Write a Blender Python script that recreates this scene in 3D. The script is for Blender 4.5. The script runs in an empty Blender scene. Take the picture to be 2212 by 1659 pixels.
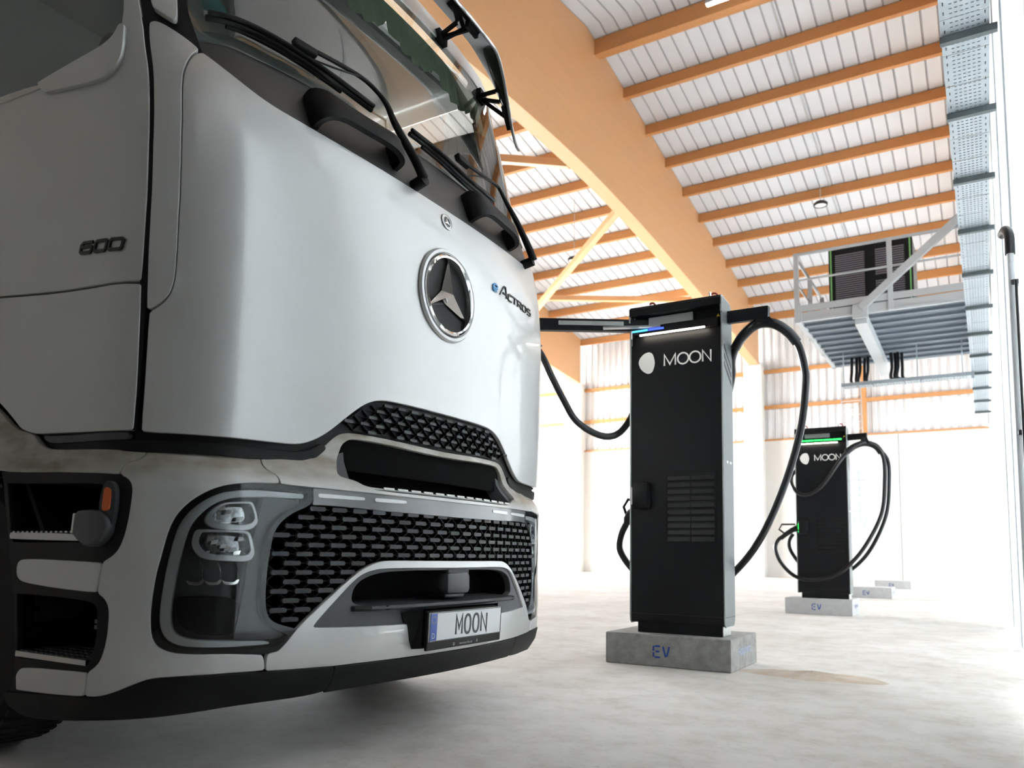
import bpy, bmesh, math, random
from mathutils import Vector, Matrix
from mathutils.geometry import delaunay_2d_cdt

SC = bpy.context.scene
COL = SC.collection
R = math.radians

# ------------------------------------------------------------------ camera
F_PX, PITCH, ROLL, YAW, CY = 1694.09, R(5.7709), R(.9001), R(31.2426), 1026.31
_r = Vector((math.cos(YAW), math.sin(YAW), 0)); _f = Vector((-math.sin(YAW), math.cos(YAW), 0)); _u = Vector((0, 0, 1))
_f, _u = _f * math.cos(PITCH) + _u * math.sin(PITCH), _u * math.cos(PITCH) - _f * math.sin(PITCH)
_r, _u = _r * math.cos(ROLL) + _u * math.sin(ROLL), _u * math.cos(ROLL) - _r * math.sin(ROLL)
cam_d = bpy.data.cameras.new('camera')
cam_d.sensor_fit = 'HORIZONTAL'; cam_d.sensor_width = 36
cam_d.lens = F_PX / 2212 * 36
cam_d.shift_y = (CY - 829.5) / 2212
cam_d.clip_start = .05; cam_d.clip_end = 300
cam_d.dof.use_dof = True; cam_d.dof.focus_distance = 3.6; cam_d.dof.aperture_fstop = 3.2
cam = bpy.data.objects.new('camera', cam_d); COL.objects.link(cam)
cam.matrix_world = Matrix(((_r.x, _u.x, -_f.x, 0), (_r.y, _u.y, -_f.y, 0), (_r.z, _u.z, -_f.z, .75), (0, 0, 0, 1)))
SC.camera = cam

# ------------------------------------------------------------------ daylight
w = bpy.data.worlds.new('overcast_sky'); SC.world = w; w.use_nodes = True
wn = w.node_tree.nodes; wl = w.node_tree.links
bg = wn['Background']
bg.inputs[0].default_value = (.93, .97, 1.0, 1); bg.inputs[1].default_value = 24.0
vs = SC.view_settings
vs.view_transform = 'Standard'; vs.look = 'None'; vs.gamma = 1.0; vs.use_curve_mapping = False
vs.exposure = 1.28
SC.cycles.max_bounces = 7; SC.cycles.diffuse_bounces = 4; SC.cycles.glossy_bounces = 3
SC.cycles.transparent_max_bounces = 12
SC.cycles.sample_clamp_indirect = 12

def portal(name, loc, rot, sx, sy):
    l = bpy.data.lights.new(name, 'AREA'); l.shape = 'RECTANGLE'; l.size = sx; l.size_y = sy
    l.cycles.is_portal = True
    o = bpy.data.objects.new(name, l); COL.objects.link(o); o.location = loc; o.rotation_euler = rot
    return o

portal('gate_daylight', (-27.1, 25.3, 3.4), (0, R(-90), 0), 6.8, 14.0)

# ------------------------------------------------------------------ materials
MATS = {}
def mat(name, col, rough=.5, metal=0., coat=0., noise=None, bump=None, emit=None, emit_s=0., spec=.5, alpha=1., trans=0., ior=1.45):
    """plain principled material; noise=(scale, amount, second colour) mottles the base colour, bump=(scale, strength)"""
    m = bpy.data.materials.new(name); m.use_nodes = True; MATS[name] = m
    nt = m.node_tree; p = nt.nodes['Principled BSDF']
    p.inputs['Base Color'].default_value = (*col, 1); p.inputs['Roughness'].default_value = rough
    p.inputs['Metallic'].default_value = metal; p.inputs['Coat Weight'].default_value = coat
    p.inputs['Coat Roughness'].default_value = .04
    p.inputs['Specular IOR Level'].default_value = spec; p.inputs['Alpha'].default_value = alpha
    p.inputs['Transmission Weight'].default_value = trans; p.inputs['IOR'].default_value = ior
    if emit: p.inputs['Emission Color'].default_value = (*emit, 1); p.inputs['Emission Strength'].default_value = emit_s
    if noise or bump:
        g = nt.nodes.new('ShaderNodeNewGeometry')
    if noise:
        sc, amt, c2 = noise
        n = nt.nodes.new('ShaderNodeTexNoise'); n.inputs['Scale'].default_value = sc if not isinstance(sc, tuple) else 1.
        n.inputs['Detail'].default_value = 6; n.inputs['Roughness'].default_value = .6
        if isinstance(sc, tuple):
            mp = nt.nodes.new('ShaderNodeMapping'); mp.inputs['Scale'].default_value = sc
            nt.links.new(g.outputs['Position'], mp.inputs['Vector']); nt.links.new(mp.outputs[0], n.inputs['Vector'])
        else:
            nt.links.new(g.outputs['Position'], n.inputs['Vector'])
        r = nt.nodes.new('ShaderNodeValToRGB'); r.color_ramp.elements[0].position = .35; r.color_ramp.elements[1].position = .7
        r.color_ramp.elements[0].color = (*col, 1)
        r.color_ramp.elements[1].color = (*[a + (b - a) * amt for a, b in zip(col, c2)], 1)
        nt.links.new(n.outputs['Fac'], r.inputs[0]); nt.links.new(r.outputs[0], p.inputs['Base Color'])
    if bump:
        n2 = nt.nodes.new('ShaderNodeTexNoise'); n2.inputs['Scale'].default_value = bump[0]; n2.inputs['Detail'].default_value = 4
        nt.links.new(g.outputs['Position'], n2.inputs['Vector'])
        b = nt.nodes.new('ShaderNodeBump'); b.inputs['Strength'].default_value = bump[1]; b.inputs['Distance'].default_value = .01
        nt.links.new(n2.outputs['Fac'], b.inputs['Height']); nt.links.new(b.outputs[0], p.inputs['Normal'])
    return m

M = MATS
mat('paint', (.62, .635, .63), .32, .25, .6, noise=(3., .25, (.56, .56, .53)))
mat('black_plastic', (.008, .0085, .009), .5, bump=(700, .12), spec=.22)
mat('gloss_black', (.004, .004, .0045), .45, spec=.2)
mat('lamp_bar', (.20, .21, .215), .2, coat=.6)
mat('headlight_inner', (.032, .035, .039), .35)
mat('dark_plastic', (.036, .039, .043), .5, bump=(900, .12))
mat('cowl', (.045, .045, .044), .42, noise=(5., .35, (.07, .068, .062)))
mat('grey_plastic', (.085, .09, .098), .5, bump=(900, .12))
mat('void', (.004, .004, .004), .9, spec=.1)
mat('chrome', (.75, .75, .74), .08, 1.)
mat('satin_metal', (.55, .56, .56), .3, 1.)
mat('anthracite_letter', (.02, .022, .022), .35)
mat('housing', (.06, .065, .072), .35, coat=.3)
mat('reflector', (.5, .52, .53), .18, 1., noise=(38., .9, (.12, .13, .135)))
mat('bezel', (.62, .64, .65), .3, .4)
mat('light_guide', (.86, .90, .92), .25, coat=.6)
mat('orange', (.75, .13, .02), .3, coat=.4)
mat('tyre', (.012, .012, .013), .8)
mat('white_dash', (.75, .76, .74), .4)
mat('plate_white', (.72, .74, .75), .35)
mat('plate_blue', (.03, .09, .42), .35)
mat('plate_ink', (.03, .033, .036), .45)
mat('yellow', (.8, .62, .05), .4)
mat('badge_blue', (.03, .22, .45), .25, .5, .5)
mat('reflection_green', (.22, .26, .18), .8)
mat('interior', (.07, .068, .064), .8)
mat('interior_light', (.2, .195, .185), .8)
mat('sticker_teal', (.09, .25, .25), .5)
mat('visor', (.03, .028, .026), .08, coat=.5)

def glass(name, tint, mixf, rough=.02, fres=1.5):
    m = bpy.data.materials.new(name); m.use_nodes = True; MATS[name] = m; nt = m.node_tree
    for n in list(nt.nodes):
        if n.type != 'OUTPUT_MATERIAL': nt.nodes.remove(n)
    out = [n for n in nt.nodes if n.type == 'OUTPUT_MATERIAL'][0]
    t = nt.nodes.new('ShaderNodeBsdfTransparent'); t.inputs[0].default_value = (*tint, 1)
    gl = nt.nodes.new('ShaderNodeBsdfGlossy'); gl.inputs['Roughness'].default_value = rough; gl.inputs[0].default_value = (.95, .97, .97, 1)
    fr = nt.nodes.new('ShaderNodeFresnel'); fr.inputs[0].default_value = fres
    ma = nt.nodes.new('ShaderNodeMath'); ma.operation = 'MULTIPLY_ADD'; ma.inputs[1].default_value = 1.0; ma.inputs[2].default_value = mixf
    ma.use_clamp = True
    mx = nt.nodes.new('ShaderNodeMixShader')
    nt.links.new(fr.outputs[0], ma.inputs[0]); nt.links.new(ma.outputs[0], mx.inputs[0])
    nt.links.new(t.outputs[0], mx.inputs[1]); nt.links.new(gl.outputs[0], mx.inputs[2]); nt.links.new(mx.outputs[0], out.inputs[0])
    return m
glass('windscreen_glass', (.75, .8, .78), .03, .015, 1.5)
glass('side_glass', (.32, .36, .34), .04, .02, 1.5)
glass('clear_lens', (.93, .95, .96), .01, .02, 1.4)

# painted body with road grime gathered on the bumper shoulder and a faint film elsewhere
def paint_grime():
    m = bpy.data.materials.new('paint_grime'); m.use_nodes = True; MATS['paint_grime'] = m
    nt = m.node_tree; p = nt.nodes['Principled BSDF']
    p.inputs['Metallic'].default_value = .2; p.inputs['Coat Weight'].default_value = .35
    g = nt.nodes.new('ShaderNodeNewGeometry'); sx = nt.nodes.new('ShaderNodeSeparateXYZ'); nt.links.new(g.outputs['Position'], sx.inputs[0])
    def noise(scale, vec_scale):
        mp = nt.nodes.new('ShaderNodeMapping'); mp.inputs['Scale'].default_value = vec_scale
        n = nt.nodes.new('ShaderNodeTexNoise'); n.inputs['Scale'].default_value = scale; n.inputs['Detail'].default_value = 8
        nt.links.new(g.outputs['Position'], mp.inputs[0]); nt.links.new(mp.outputs[0], n.inputs['Vector']); return n
    n1 = noise(6, (1, 1, 3)); n2 = noise(30, (1, 1, .25))
    band = nt.nodes.new('ShaderNodeMapRange'); band.interpolation_type = 'SMOOTHSTEP'
    band.inputs[1].default_value = .93; band.inputs[2].default_value = 1.03; nt.links.new(sx.outputs[2], band.inputs[0])
    mu = nt.nodes.new('ShaderNodeMath'); mu.operation = 'MULTIPLY'; nt.links.new(n1.outputs['Fac'], mu.inputs[0]); nt.links.new(band.outputs[0], mu.inputs[1])
    ad = nt.nodes.new('ShaderNodeMath'); ad.operation = 'MULTIPLY_ADD'; ad.inputs[1].default_value = .12; nt.links.new(n2.outputs['Fac'], ad.inputs[0]); nt.links.new(mu.outputs[0], ad.inputs[2])
    r = nt.nodes.new('ShaderNodeValToRGB'); e = r.color_ramp.elements
    e[0].position = .1; e[0].color = (.62, .635, .63, 1); e[1].position = .72; e[1].color = (.30, .27, .21, 1)
    nt.links.new(ad.outputs[0], r.inputs[0]); nt.links.new(r.outputs[0], p.inputs['Base Color'])
    rr = nt.nodes.new('ShaderNodeMapRange'); rr.inputs[1].default_value = .1; rr.inputs[2].default_value = .7; rr.inputs[3].default_value = .32; rr.inputs[4].default_value = .75
    nt.links.new(ad.outputs[0], rr.inputs[0]); nt.links.new(rr.outputs[0], p.inputs['Roughness'])
paint_grime()

# ------------------------------------------------------------------ object helpers
def obj(name, me, material=None, parent=None, kind=None):
    if material is not None: me.materials.append(M[material] if isinstance(material, str) else material)
    o = bpy.data.objects.new(name, me); COL.objects.link(o)
    if parent is not None:
        o.parent = parent; o.matrix_parent_inverse = parent_inv(parent)
    if kind: o['kind'] = kind
    return o
def parent_inv(p):
    return Matrix.LocRotScale(p.location, p.rotation_euler, p.scale).inverted() if p.parent is None else Matrix.Identity(4)
def thing(name, label, cat, loc=(0, 0, 0), group=None):
    o = bpy.data.objects.new(name, None); COL.objects.link(o); o.location = loc; o.empty_display_size = .2
    o['label'] = label; o['category'] = cat
    if group: o['group'] = group
    return o
def tag(o, label, cat, group=None):
    o['label'] = label; o['category'] = cat
    if group: o['group'] = group
    return o

def mesh(name, verts, faces, smooth=False, normals=None, sharp=None):
    me = bpy.data.meshes.new(name); me.from_pydata([tuple(v) for v in verts], [], faces); me.update()
    if smooth:
        me.polygons.foreach_set('use_smooth', [True] * len(me.polygons))
    if normals is not None: me.normals_split_custom_set_from_vertices([tuple(n) for n in normals])
    elif sharp is not None: me.set_sharp_from_angle(angle=R(sharp))
    return me

class MB:
    """collects shapes into one mesh"""
    def __init__(s): s.v = []; s.f = []
    def add(s, v, f):
        b = len(s.v); s.v += [Vector(p) for p in v]; s.f += [[i + b for i in q] for q in f]; return s
    def box(s, c, d, bev=0., mtx=None):
        bm = bmesh.new(); bmesh.ops.create_cube(bm, size=1.)
        bmesh.ops.scale(bm, vec=d, verts=bm.verts)
        if bev: bmesh.ops.bevel(bm, geom=bm.edges[:], offset=bev, segments=2, affect='EDGES', profile=.5)
        bmesh.ops.translate(bm, vec=c, verts=bm.verts)
        if mtx: bmesh.ops.transform(bm, matrix=mtx, verts=bm.verts)
        bm.verts.index_update(); s.add([v.co.copy() for v in bm.verts], [[v.index for v in f.verts] for f in bm.faces]); bm.free(); return s
    def box2(s, a, b, bev=0.):
        return s.box([(p + q) / 2 for p, q in zip(a, b)], [abs(q - p) for p, q in zip(a, b)], bev)
    def bar(s, a, b, w, h, up=(0, 0, 1), bev=0.):
        a, b = Vector(a), Vector(b); d = b - a; L = d.length; x = d.normalized(); u = Vector(up); y = u.cross(x)
        if y.length < 1e-4: y = Vector((0, 1, 0)).cross(x)
        y.normalize(); z = x.cross(y)
        m = Matrix(((x.x, y.x, z.x, (a.x + b.x) / 2), (x.y, y.y, z.y, (a.y + b.y) / 2), (x.z, y.z, z.z, (a.z + b.z) / 2), (0, 0, 0, 1)))
        return s.box((0, 0, 0), (L, w, h), bev, m)
    def tube(s, pts, r, n=10, cap=True):
        pts = [Vector(p) for p in pts]; rs = r if isinstance(r, (list, tuple)) else [r] * len(pts)
        t = [(pts[min(i + 1, len(pts) - 1)] - pts[max(i - 1, 0)]).normalized() for i in range(len(pts))]
        u = t[0].orthogonal().normalized(); V = []; F = []
        for i, p in enumerate(pts):
            if i: u = (u - t[i] * u.dot(t[i])).normalized()
            w_ = t[i].cross(u)
            for k in range(n):
                a = 2 * math.pi * k / n; V.append(p + (u * math.cos(a) + w_ * math.sin(a)) * rs[i])
        for i in range(len(pts) - 1):
            for k in range(n): F.append([i * n + k, i * n + (k + 1) % n, (i + 1) * n + (k + 1) % n, (i + 1) * n + k])
        if cap: F.append(list(range(n))[::-1]); F.append([(len(pts) - 1) * n + k for k in range(n)])
        return s.add(V, F)
    def prism(s, poly, ax, a, b):
        """extrude 2D polygon along axis ax from a to b; poly in the other two axes (cyclic order)"""
        o = [i for i in range(3) if i != ax]; n = len(poly); V = []
        for t in (a, b):
            for p in poly:
                v = [0, 0, 0]; v[ax] = t; v[o[0]] = p[0]; v[o[1]] = p[1]; V.append(v)
        F = [[i, (i + 1) % n, n + (i + 1) % n, n + i] for i in range(n)] + [list(range(n))[::-1], [n + i for i in range(n)]]
        return s.add(V, F)
    def build(s, name, material, parent=None, smooth=None, kind=None):
        me = mesh(name, s.v, s.f, smooth is not None, None, smooth)
        bm = bmesh.new(); bm.from_mesh(me); bmesh.ops.recalc_face_normals(bm, faces=bm.faces); bm.to_mesh(me); bm.free()
        if smooth is not None: me.set_sharp_from_angle(angle=R(smooth))
        return obj(name, me, material, parent, kind)

def spline(pts, n=8, closed=False):
    """Catmull-Rom through points of any dimension"""
    P = [Vector(p) for p in pts]; out = []; N = len(P)
    rng = range(N) if closed else range(N - 1)
    for i in rng:
        g = (lambda k: P[k % N]) if closed else (lambda k: P[max(0, min(N - 1, k))])
        p0, p1, p2, p3 = g(i - 1), g(i), g(i + 1), g(i + 2)
        for j in range(n):
            t = j / n
            out.append(.5 * ((2 * p1) + (p2 - p0) * t + (2 * p0 - 5 * p1 + 4 * p2 - p3) * t * t + (3 * p1 - p0 - 3 * p2 + p3) * t ** 3))
    if not closed: out.append(P[-1])
    return out

# ------------------------------------------------------------------ cab skin: s = arc length round the nose (0 = middle), z = height
YC = 2.68
class Skin:
    def __init__(s, prof, a, v0, hw):
        s.prof = prof; s.hw = hw
        th0 = math.atan(2 * a * v0); Rr = (hw - v0) / (1 - math.sin(th0))
        v = [v0 * i / 59 for i in range(60)]; rec = [a * x * x for x in v]
        for i in range(1, 40):
            th = th0 + (math.pi / 2 - th0) * i / 39
            v.append(v0 + Rr * (math.sin(th) - math.sin(th0))); rec.append(a * v0 * v0 + Rr * (math.cos(th0) - math.cos(th)))
        S = [0.]
        for i in range(1, len(v)): S.append(S[-1] + math.hypot(v[i] - v[i - 1], rec[i] - rec[i - 1]))
        s.v, s.rec, s.S = v, rec, S; s.smax = S[-1]; s.rmax = rec[-1]
        # smooth the vertical profile
        s.pz = [p[0] for p in prof]; s.px = [p[1] for p in prof]
        s.m = []
        for i in range(len(prof)):
            if i == 0: s.m.append((s.px[1] - s.px[0]) / (s.pz[1] - s.pz[0]))
            elif i == len(prof) - 1: s.m.append((s.px[-1] - s.px[-2]) / (s.pz[-1] - s.pz[-2]))
            else:
                d0 = (s.px[i] - s.px[i - 1]) / (s.pz[i] - s.pz[i - 1]); d1 = (s.px[i + 1] - s.px[i]) / (s.pz[i + 1] - s.pz[i])
                s.m.append(0 if d0 * d1 <= 0 else 2 * d0 * d1 / (d0 + d1))
    def c(s, z):
        pz, px, m = s.pz, s.px, s.m
        if z <= pz[0]: return px[0] + m[0] * (z - pz[0])
        if z >= pz[-1]: return px[-1] + m[-1] * (z - pz[-1])
        for i in range(len(pz) - 1):
            if z <= pz[i + 1]: break
        h = pz[i + 1] - pz[i]; t = (z - pz[i]) / h
        return (2 * t ** 3 - 3 * t * t + 1) * px[i] + (t ** 3 - 2 * t * t + t) * h * m[i] + (-2 * t ** 3 + 3 * t * t) * px[i + 1] + (t ** 3 - t * t) * h * m[i + 1]
    def plan(s, u):
        a = abs(u); sg = 1 if u >= 0 else -1
        if a >= s.smax: return sg * s.hw, s.rmax + a - s.smax
        lo, hi = 0, len(s.S) - 1
        while hi - lo > 1:
            mid = (lo + hi) // 2
            if s.S[mid] <= a: lo = mid
            else: hi = mid
        t = (a - s.S[lo]) / (s.S[hi] - s.S[lo])
        return sg * (s.v[lo] + t * (s.v[hi] - s.v[lo])), s.rec[lo] + t * (s.rec[hi] - s.rec[lo])
    def base(s, u, z):
        v, r = s.plan(u); return Vector((s.c(z) - r, YC + v, z))
    def nrm(s, u, z):
        e = .012
        du = s.base(u + e, z) - s.base(u - e, z); dz = s.base(u, z + e) - s.base(u, z - e)
        return du.cross(dz).normalized()
    def pt(s, u, z, off=0.):
        p = s.base(u, z)
        return p + s.nrm(u, z) * off if off else p
    def frame(s, u, z, off=0.):
        """matrix at a point: x along the skin, y upwards along it, z outwards"""
        n = s.nrm(u, z); e = .01
        x = (s.base(u + e, z) - s.base(u - e, z)).normalized(); y = n.cross(x).normalized(); p = s.pt(u, z, off)
        return Matrix(((x.x, y.x, n.x, p.x), (x.y, y.y, n.y, p.y), (x.z, y.z, n.z, p.z), (0, 0, 0, 1)))

HOOD = Skin([(.9, -2.00), (1.1, -1.98), (1.3, -1.970), (1.85, -1.965), (2.1, -1.98), (2.3, -2.015), (2.45, -2.07), (2.6, -2.125), (3.0, -2.235), (3.4, -2.335), (3.9, -2.46)], .10, .96, 1.25)
BUMP = Skin([(.20, -2.0), (.26, -1.95), (.31, -1.915), (.38, -1.90), (.5, -1.893), (.96, -1.893), (.99, -1.897), (1.02, -1.915), (1.06, -1.948), (1.1, -1.972), (1.25, -1.985)], .17, 1.0, 1.25)

def mir(poly): return [(-a, b) for a, b in reversed(poly)]
def sym(half):
    """half outline on the near side from the middle top round to the middle bottom -> whole outline"""
    out = list(half)
    for a, b in reversed(half):
        if abs(a) > 1e-6: out.append((-a, b))
    return out
def ccw(poly):
    A = sum(poly[i][0] * poly[(i + 1) % len(poly)][1] - poly[(i + 1) % len(poly)][0] * poly[i][1] for i in range(len(poly)))
    return list(poly) if A > 0 else list(reversed(poly))
def rounded(poly, it=2, keep=55):
    """soften an outline; corners sharper than keep degrees get a small radius only"""
    for k in range(it):
        n = len(poly); out = []
        for i in range(n):
            p0, p1, p2 = [Vector(poly[(i + d) % n]) for d in (-1, 0, 1)]
            a, b = p1 - p0, p2 - p1
            if a.length < 1e-6 or b.length < 1e-6: continue
            ang = abs(math.degrees(a.angle_signed(b))) if a.length and b.length else 0
            if ang > keep:
                r = min(.006, a.length * .3, b.length * .3)
                out += [tuple(p1 - a.normalized() * r), tuple(p1 + b.normalized() * r)]
            elif ang < 1.5: out.append(tuple(p1))
            else: out += [tuple(p1 - a * .25), tuple(p1 + b * .25)]
        poly = out; keep = 89 if k == 0 else keep
    return poly
def densify(poly, h):
    out = []
    for i, p in enumerate(poly):
        q = poly[(i + 1) % len(poly)]; L = math.hypot(q[0] - p[0], q[1] - p[1]); n = max(1, int(math.ceil(L / h)))
        for k in range(n): out.append((p[0] + (q[0] - p[0]) * k / n, p[1] + (q[1] - p[1]) * k / n))
    return out
def inside(p, poly):
    x, y = p; c = False; n = len(poly); j = n - 1
    for i in range(n):
        xi, yi = poly[i]; xj, yj = poly[j]
        if (yi > y) != (yj > y) and x < (xj - xi) * (y - yi) / (yj - yi) + xi: c = not c
        j = i
    return c
def seg_near(p, poly, d):
    d2 = d * d
    for q in poly:
        if (q[0] - p[0]) ** 2 + (q[1] - p[1]) ** 2 < d2: return True
    return False

def fill(loops, g):
    """triangulate outline + holes with an inner grid of spacing g -> points, triangles, loops as index lists"""
    pts = []; edges = []; idx = []
    for L in loops:
        b = len(pts); pts += L; n = len(L); idx.append(list(range(b, b + n)))
        edges += [(b + i, b + (i + 1) % n) for i in range(n)]
    nb = len(pts); xs = [p[0] for p in loops[0]]; ys = [p[1] for p in loops[0]]
    allb = list(pts)
    x = min(xs) + g * .5; row = 0
    cells = {}
    for q in allb: cells.setdefault((int(q[0] // g), int(q[1] // g)), []).append(q)
    while x < max(xs):
        y = min(ys) + g * (.5 if row % 2 else .25)
        while y < max(ys):
            near = False
            for i in (-1, 0, 1):
                for j in (-1, 0, 1):
                    for q in cells.get((int(x // g) + i, int(y // g) + j), ()):
                        if (q[0] - x) ** 2 + (q[1] - y) ** 2 < (.45 * g) ** 2: near = True; break
            if not near and inside((x, y), loops[0]) and not any(inside((x, y), h) for h in loops[1:]): pts.append((x, y))
            y += g
        x += g; row += 1
    V, E_, Fc, ov, oe, of = delaunay_2d_cdt([Vector(p) for p in pts], edges, [], 0, 1e-7)
    mp = {}
    for i, o in enumerate(ov):
        for k in o: mp[k] = i
    tris = []
    for f in Fc:
        c = (sum(V[i].x for i in f) / 3, sum(V[i].y for i in f) / 3)
        if inside(c, loops[0]) and not any(inside(c, h) for h in loops[1:]):
            a, b, d = [V[i] for i in f]
            tris.append(list(f) if (b - a).cross(d - a) > 0 else [f[0], f[2], f[1]])
    return [(v.x, v.y) for v in V], tris, [[mp[i] for i in L] for L in idx]

def panel(name, poly, skin, off, th, material, parent, holes=(), g=.045, edge=.003, rnd=True, h=.022, offf=None, label=None, kind=None):
    """a skin panel with its own rounded edge and thickness"""
    loops = []
    for i, L in enumerate([poly] + list(holes)):
        L = ccw(L)
        if rnd: L = rounded(L)
        L = densify(L, h)
        if i: L = list(reversed(L))
        loops.append(L)
    P, tris, idx = fill(loops, g)
    of = offf if offf else (lambda a, b: off)
    V = [skin.pt(a, b, of(a, b)) for a, b in P]; N = [skin.nrm(a, b) for a, b in P]; F = [list(t) for t in tris]
    for L in idx:
        n = len(L); ring1 = []; ring2 = []
        for i in range(n):
            p0, p1, p2 = [Vector(P[L[(i + d) % n]]) for d in (-1, 0, 1)]
            t = (p2 - p0)
            if t.length < 1e-9: t = Vector((1, 0))
            t.normalize(); o2 = Vector((t.y, -t.x)); q = p1 + o2 * edge
            nn = skin.nrm(p1.x, p1.y); base = skin.pt(q.x, q.y, of(p1.x, p1.y) - edge)
            back = skin.pt(q.x, q.y, of(p1.x, p1.y) - th)
            d3 = (base - V[L[i]]); d3 = d3 - nn * d3.dot(nn)
            od = d3.normalized() if d3.length > 1e-7 else nn
            ring1.append(len(V)); V.append(base); N.append((od + nn * .25).normalized())
            ring2.append(len(V)); V.append(back); N.append(od)
        for i in range(n):
            j = (i + 1) % n
            F.append([L[j], L[i], ring1[i], ring1[j]]); F.append([ring1[j], ring1[i], ring2[i], ring2[j]])
    me = mesh(name, V, F, True, N)
    o = obj(name, me, material, parent, kind)
    if label: o['label'] = label
    return o

def recess(name, poly, skin, off, depth, material, parent, g=.08, rnd=True, draft=0., h=.03):
    """an open tray let into the skin: walls and floor"""
    L = ccw(poly)
    if rnd: L = rounded(L)
    L = densify(L, h)
    cx = sum(p[0] for p in L) / len(L); cz = sum(p[1] for p in L) / len(L)
    L2 = [(cx + (a - cx) * (1 - draft), cz + (b - cz) * (1 - draft)) for a, b in L]
    P, tris, idx = fill([L2], g)
    V = [skin.pt(a, b, off - depth) for a, b in P]; F = [list(t) for t in tris]
    n = len(L); top = []
    for a, b in L: top.append(len(V)); V.append(skin.pt(a, b, off))
    low = idx[0]
    for i in range(n):
        j = (i + 1) % n; F.append([low[i], low[j], top[j], top[i]])
    me = mesh(name, V, F, True, None, 40)
    return obj(name, me, material, parent)

def on_skin(mb_v, skin, s0, z0, off=0.):
    """lay local (x, y, depth) points on the skin at (s0, z0)"""
    return [skin.pt(s0 + v[0], z0 + v[1], off + v[2]) for v in mb_v]

def stroke(paths, w, d, closed=False, bev=.0):
    """flat letter strokes: polylines (x, y) -> prism mesh verts/faces of width w, depth d (z 0..d)"""
    V = []; F = []
    for path in paths:
        cl = len(path) > 2 and path[0] == path[-1]
        pts = [Vector(p) for p in (path[:-1] if cl else path)]; n = len(pts); Lf = []; Rt = []
        for i in range(n):
            a = pts[(i - 1) % n] if (cl or i) else None; b = pts[(i + 1) % n] if (cl or i < n - 1) else None; p = pts[i]
            d0 = (p - a).normalized() if a is not None else None; d1 = (b - p).normalized() if b is not None else None
            if d0 is None: d0 = d1
            if d1 is None: d1 = d0
            n0 = Vector((-d0.y, d0.x)); n1 = Vector((-d1.y, d1.x)); m = (n0 + n1)
            m = n0 if m.length < 1e-4 else m.normalized()
            k = min(1.8, 1 / max(.2, m.dot(n0))) * w / 2
            Lf.append(p + m * k); Rt.append(p - m * k)
        b0 = len(V)
        for i in range(n):
            for q, z in ((Lf[i], 0), (Rt[i], 0), (Rt[i], d), (Lf[i], d)): V.append(Vector((q.x, q.y, z)))
        rng = range(n) if cl else range(n - 1)
        for i in rng:
            A = b0 + 4 * i; B = b0 + 4 * ((i + 1) % n)
            for k in range(4): F.append([A + k, B + k, B + (k + 1) % 4, A + (k + 1) % 4])
        if not cl:
            F.append([b0, b0 + 1, b0 + 2, b0 + 3]); e = b0 + 4 * (n - 1); F.append([e + 3, e + 2, e + 1, e])
    return V, F
def oval(cx, cy, rx, ry, n=24, p=2.):
    out = []
    for i in range(n + 1):
        a = 2 * math.pi * i / n; c, s_ = math.cos(a), math.sin(a)
        out.append((cx + rx * math.copysign(abs(c) ** (2 / p), c), cy + ry * math.copysign(abs(s_) ** (2 / p), s_)))
    out[-1] = out[0]
    return out
def text_mesh(body, size, depth=.001, align='CENTER', space=1.):
    cu = bpy.data.curves.new('txt', 'FONT'); cu.body = body; cu.size = size; cu.extrude = depth; cu.align_x = align; cu.space_character = space
    o = bpy.data.objects.new('txt', cu); COL.objects.link(o)
    dg = bpy.context.evaluated_depsgraph_get(); me = bpy.data.meshes.new_from_object(o.evaluated_get(dg))
    v = [x.co.copy() for x in me.vertices]; f = [list(p.vertices) for p in me.polygons]
    bpy.data.objects.remove(o); bpy.data.curves.remove(cu); bpy.data.meshes.remove(me)
    return v, f

# ================================================================== TRUCK
truck = thing('truck', 'silver-white electric lorry cab parked nose out, with a three-pointed star', 'truck', (-1.95, YC, 0))
T = truck
def both(name, poly, skin, off, th, material, holes=(), parent=None, **k):
    """the same panel on the near and the far side"""
    a = panel(name, poly, skin, off, th, material, parent or T, holes, **k)
    b = panel(name, mir(poly), skin, off, th, material, parent or T, [mir(x) for x in holes], **k)
    return a, b

# ---- hood (front panel)
circ = lambda r, cs, cz, n=40: [(cs + r * math.cos(2 * math.pi * i / n), cz + r * math.sin(2 * math.pi * i / n)) for i in range(n)]
STAR = (0., 1.862)
hood_half = [(0, 2.268), (-.32, 2.275), (-.55, 2.284), (-.72, 2.294), (-.80, 2.300), (-.891, 2.308), (-.976, 2.33), (-1.05, 2.372), (-1.117, 2.424),
             (-1.145, 2.405), (-1.175, 2.36), (-1.198, 2.30), (-1.208, 2.15), (-1.212, 1.906), (-1.209, 1.66), (-1.212, 1.588), (-1.226, 1.545), (-1.256, 1.513), (-1.286, 1.495),
             (-1.284, 1.30), (-1.28, 1.117), (-1.15, 1.115), (-1.0, 1.115), (-.81, 1.118), (-.75, 1.123), (-.695, 1.145), (-.645, 1.176), (-.59, 1.22), (-.53, 1.27), (-.47, 1.312), (-.40, 1.338), (-.30, 1.344), (0, 1.344)]
hood = panel('front_panel', sym(hood_half), HOOD, 0, .02, 'paint', T, [circ(.178, *STAR)], g=.04, edge=.004)
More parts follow.
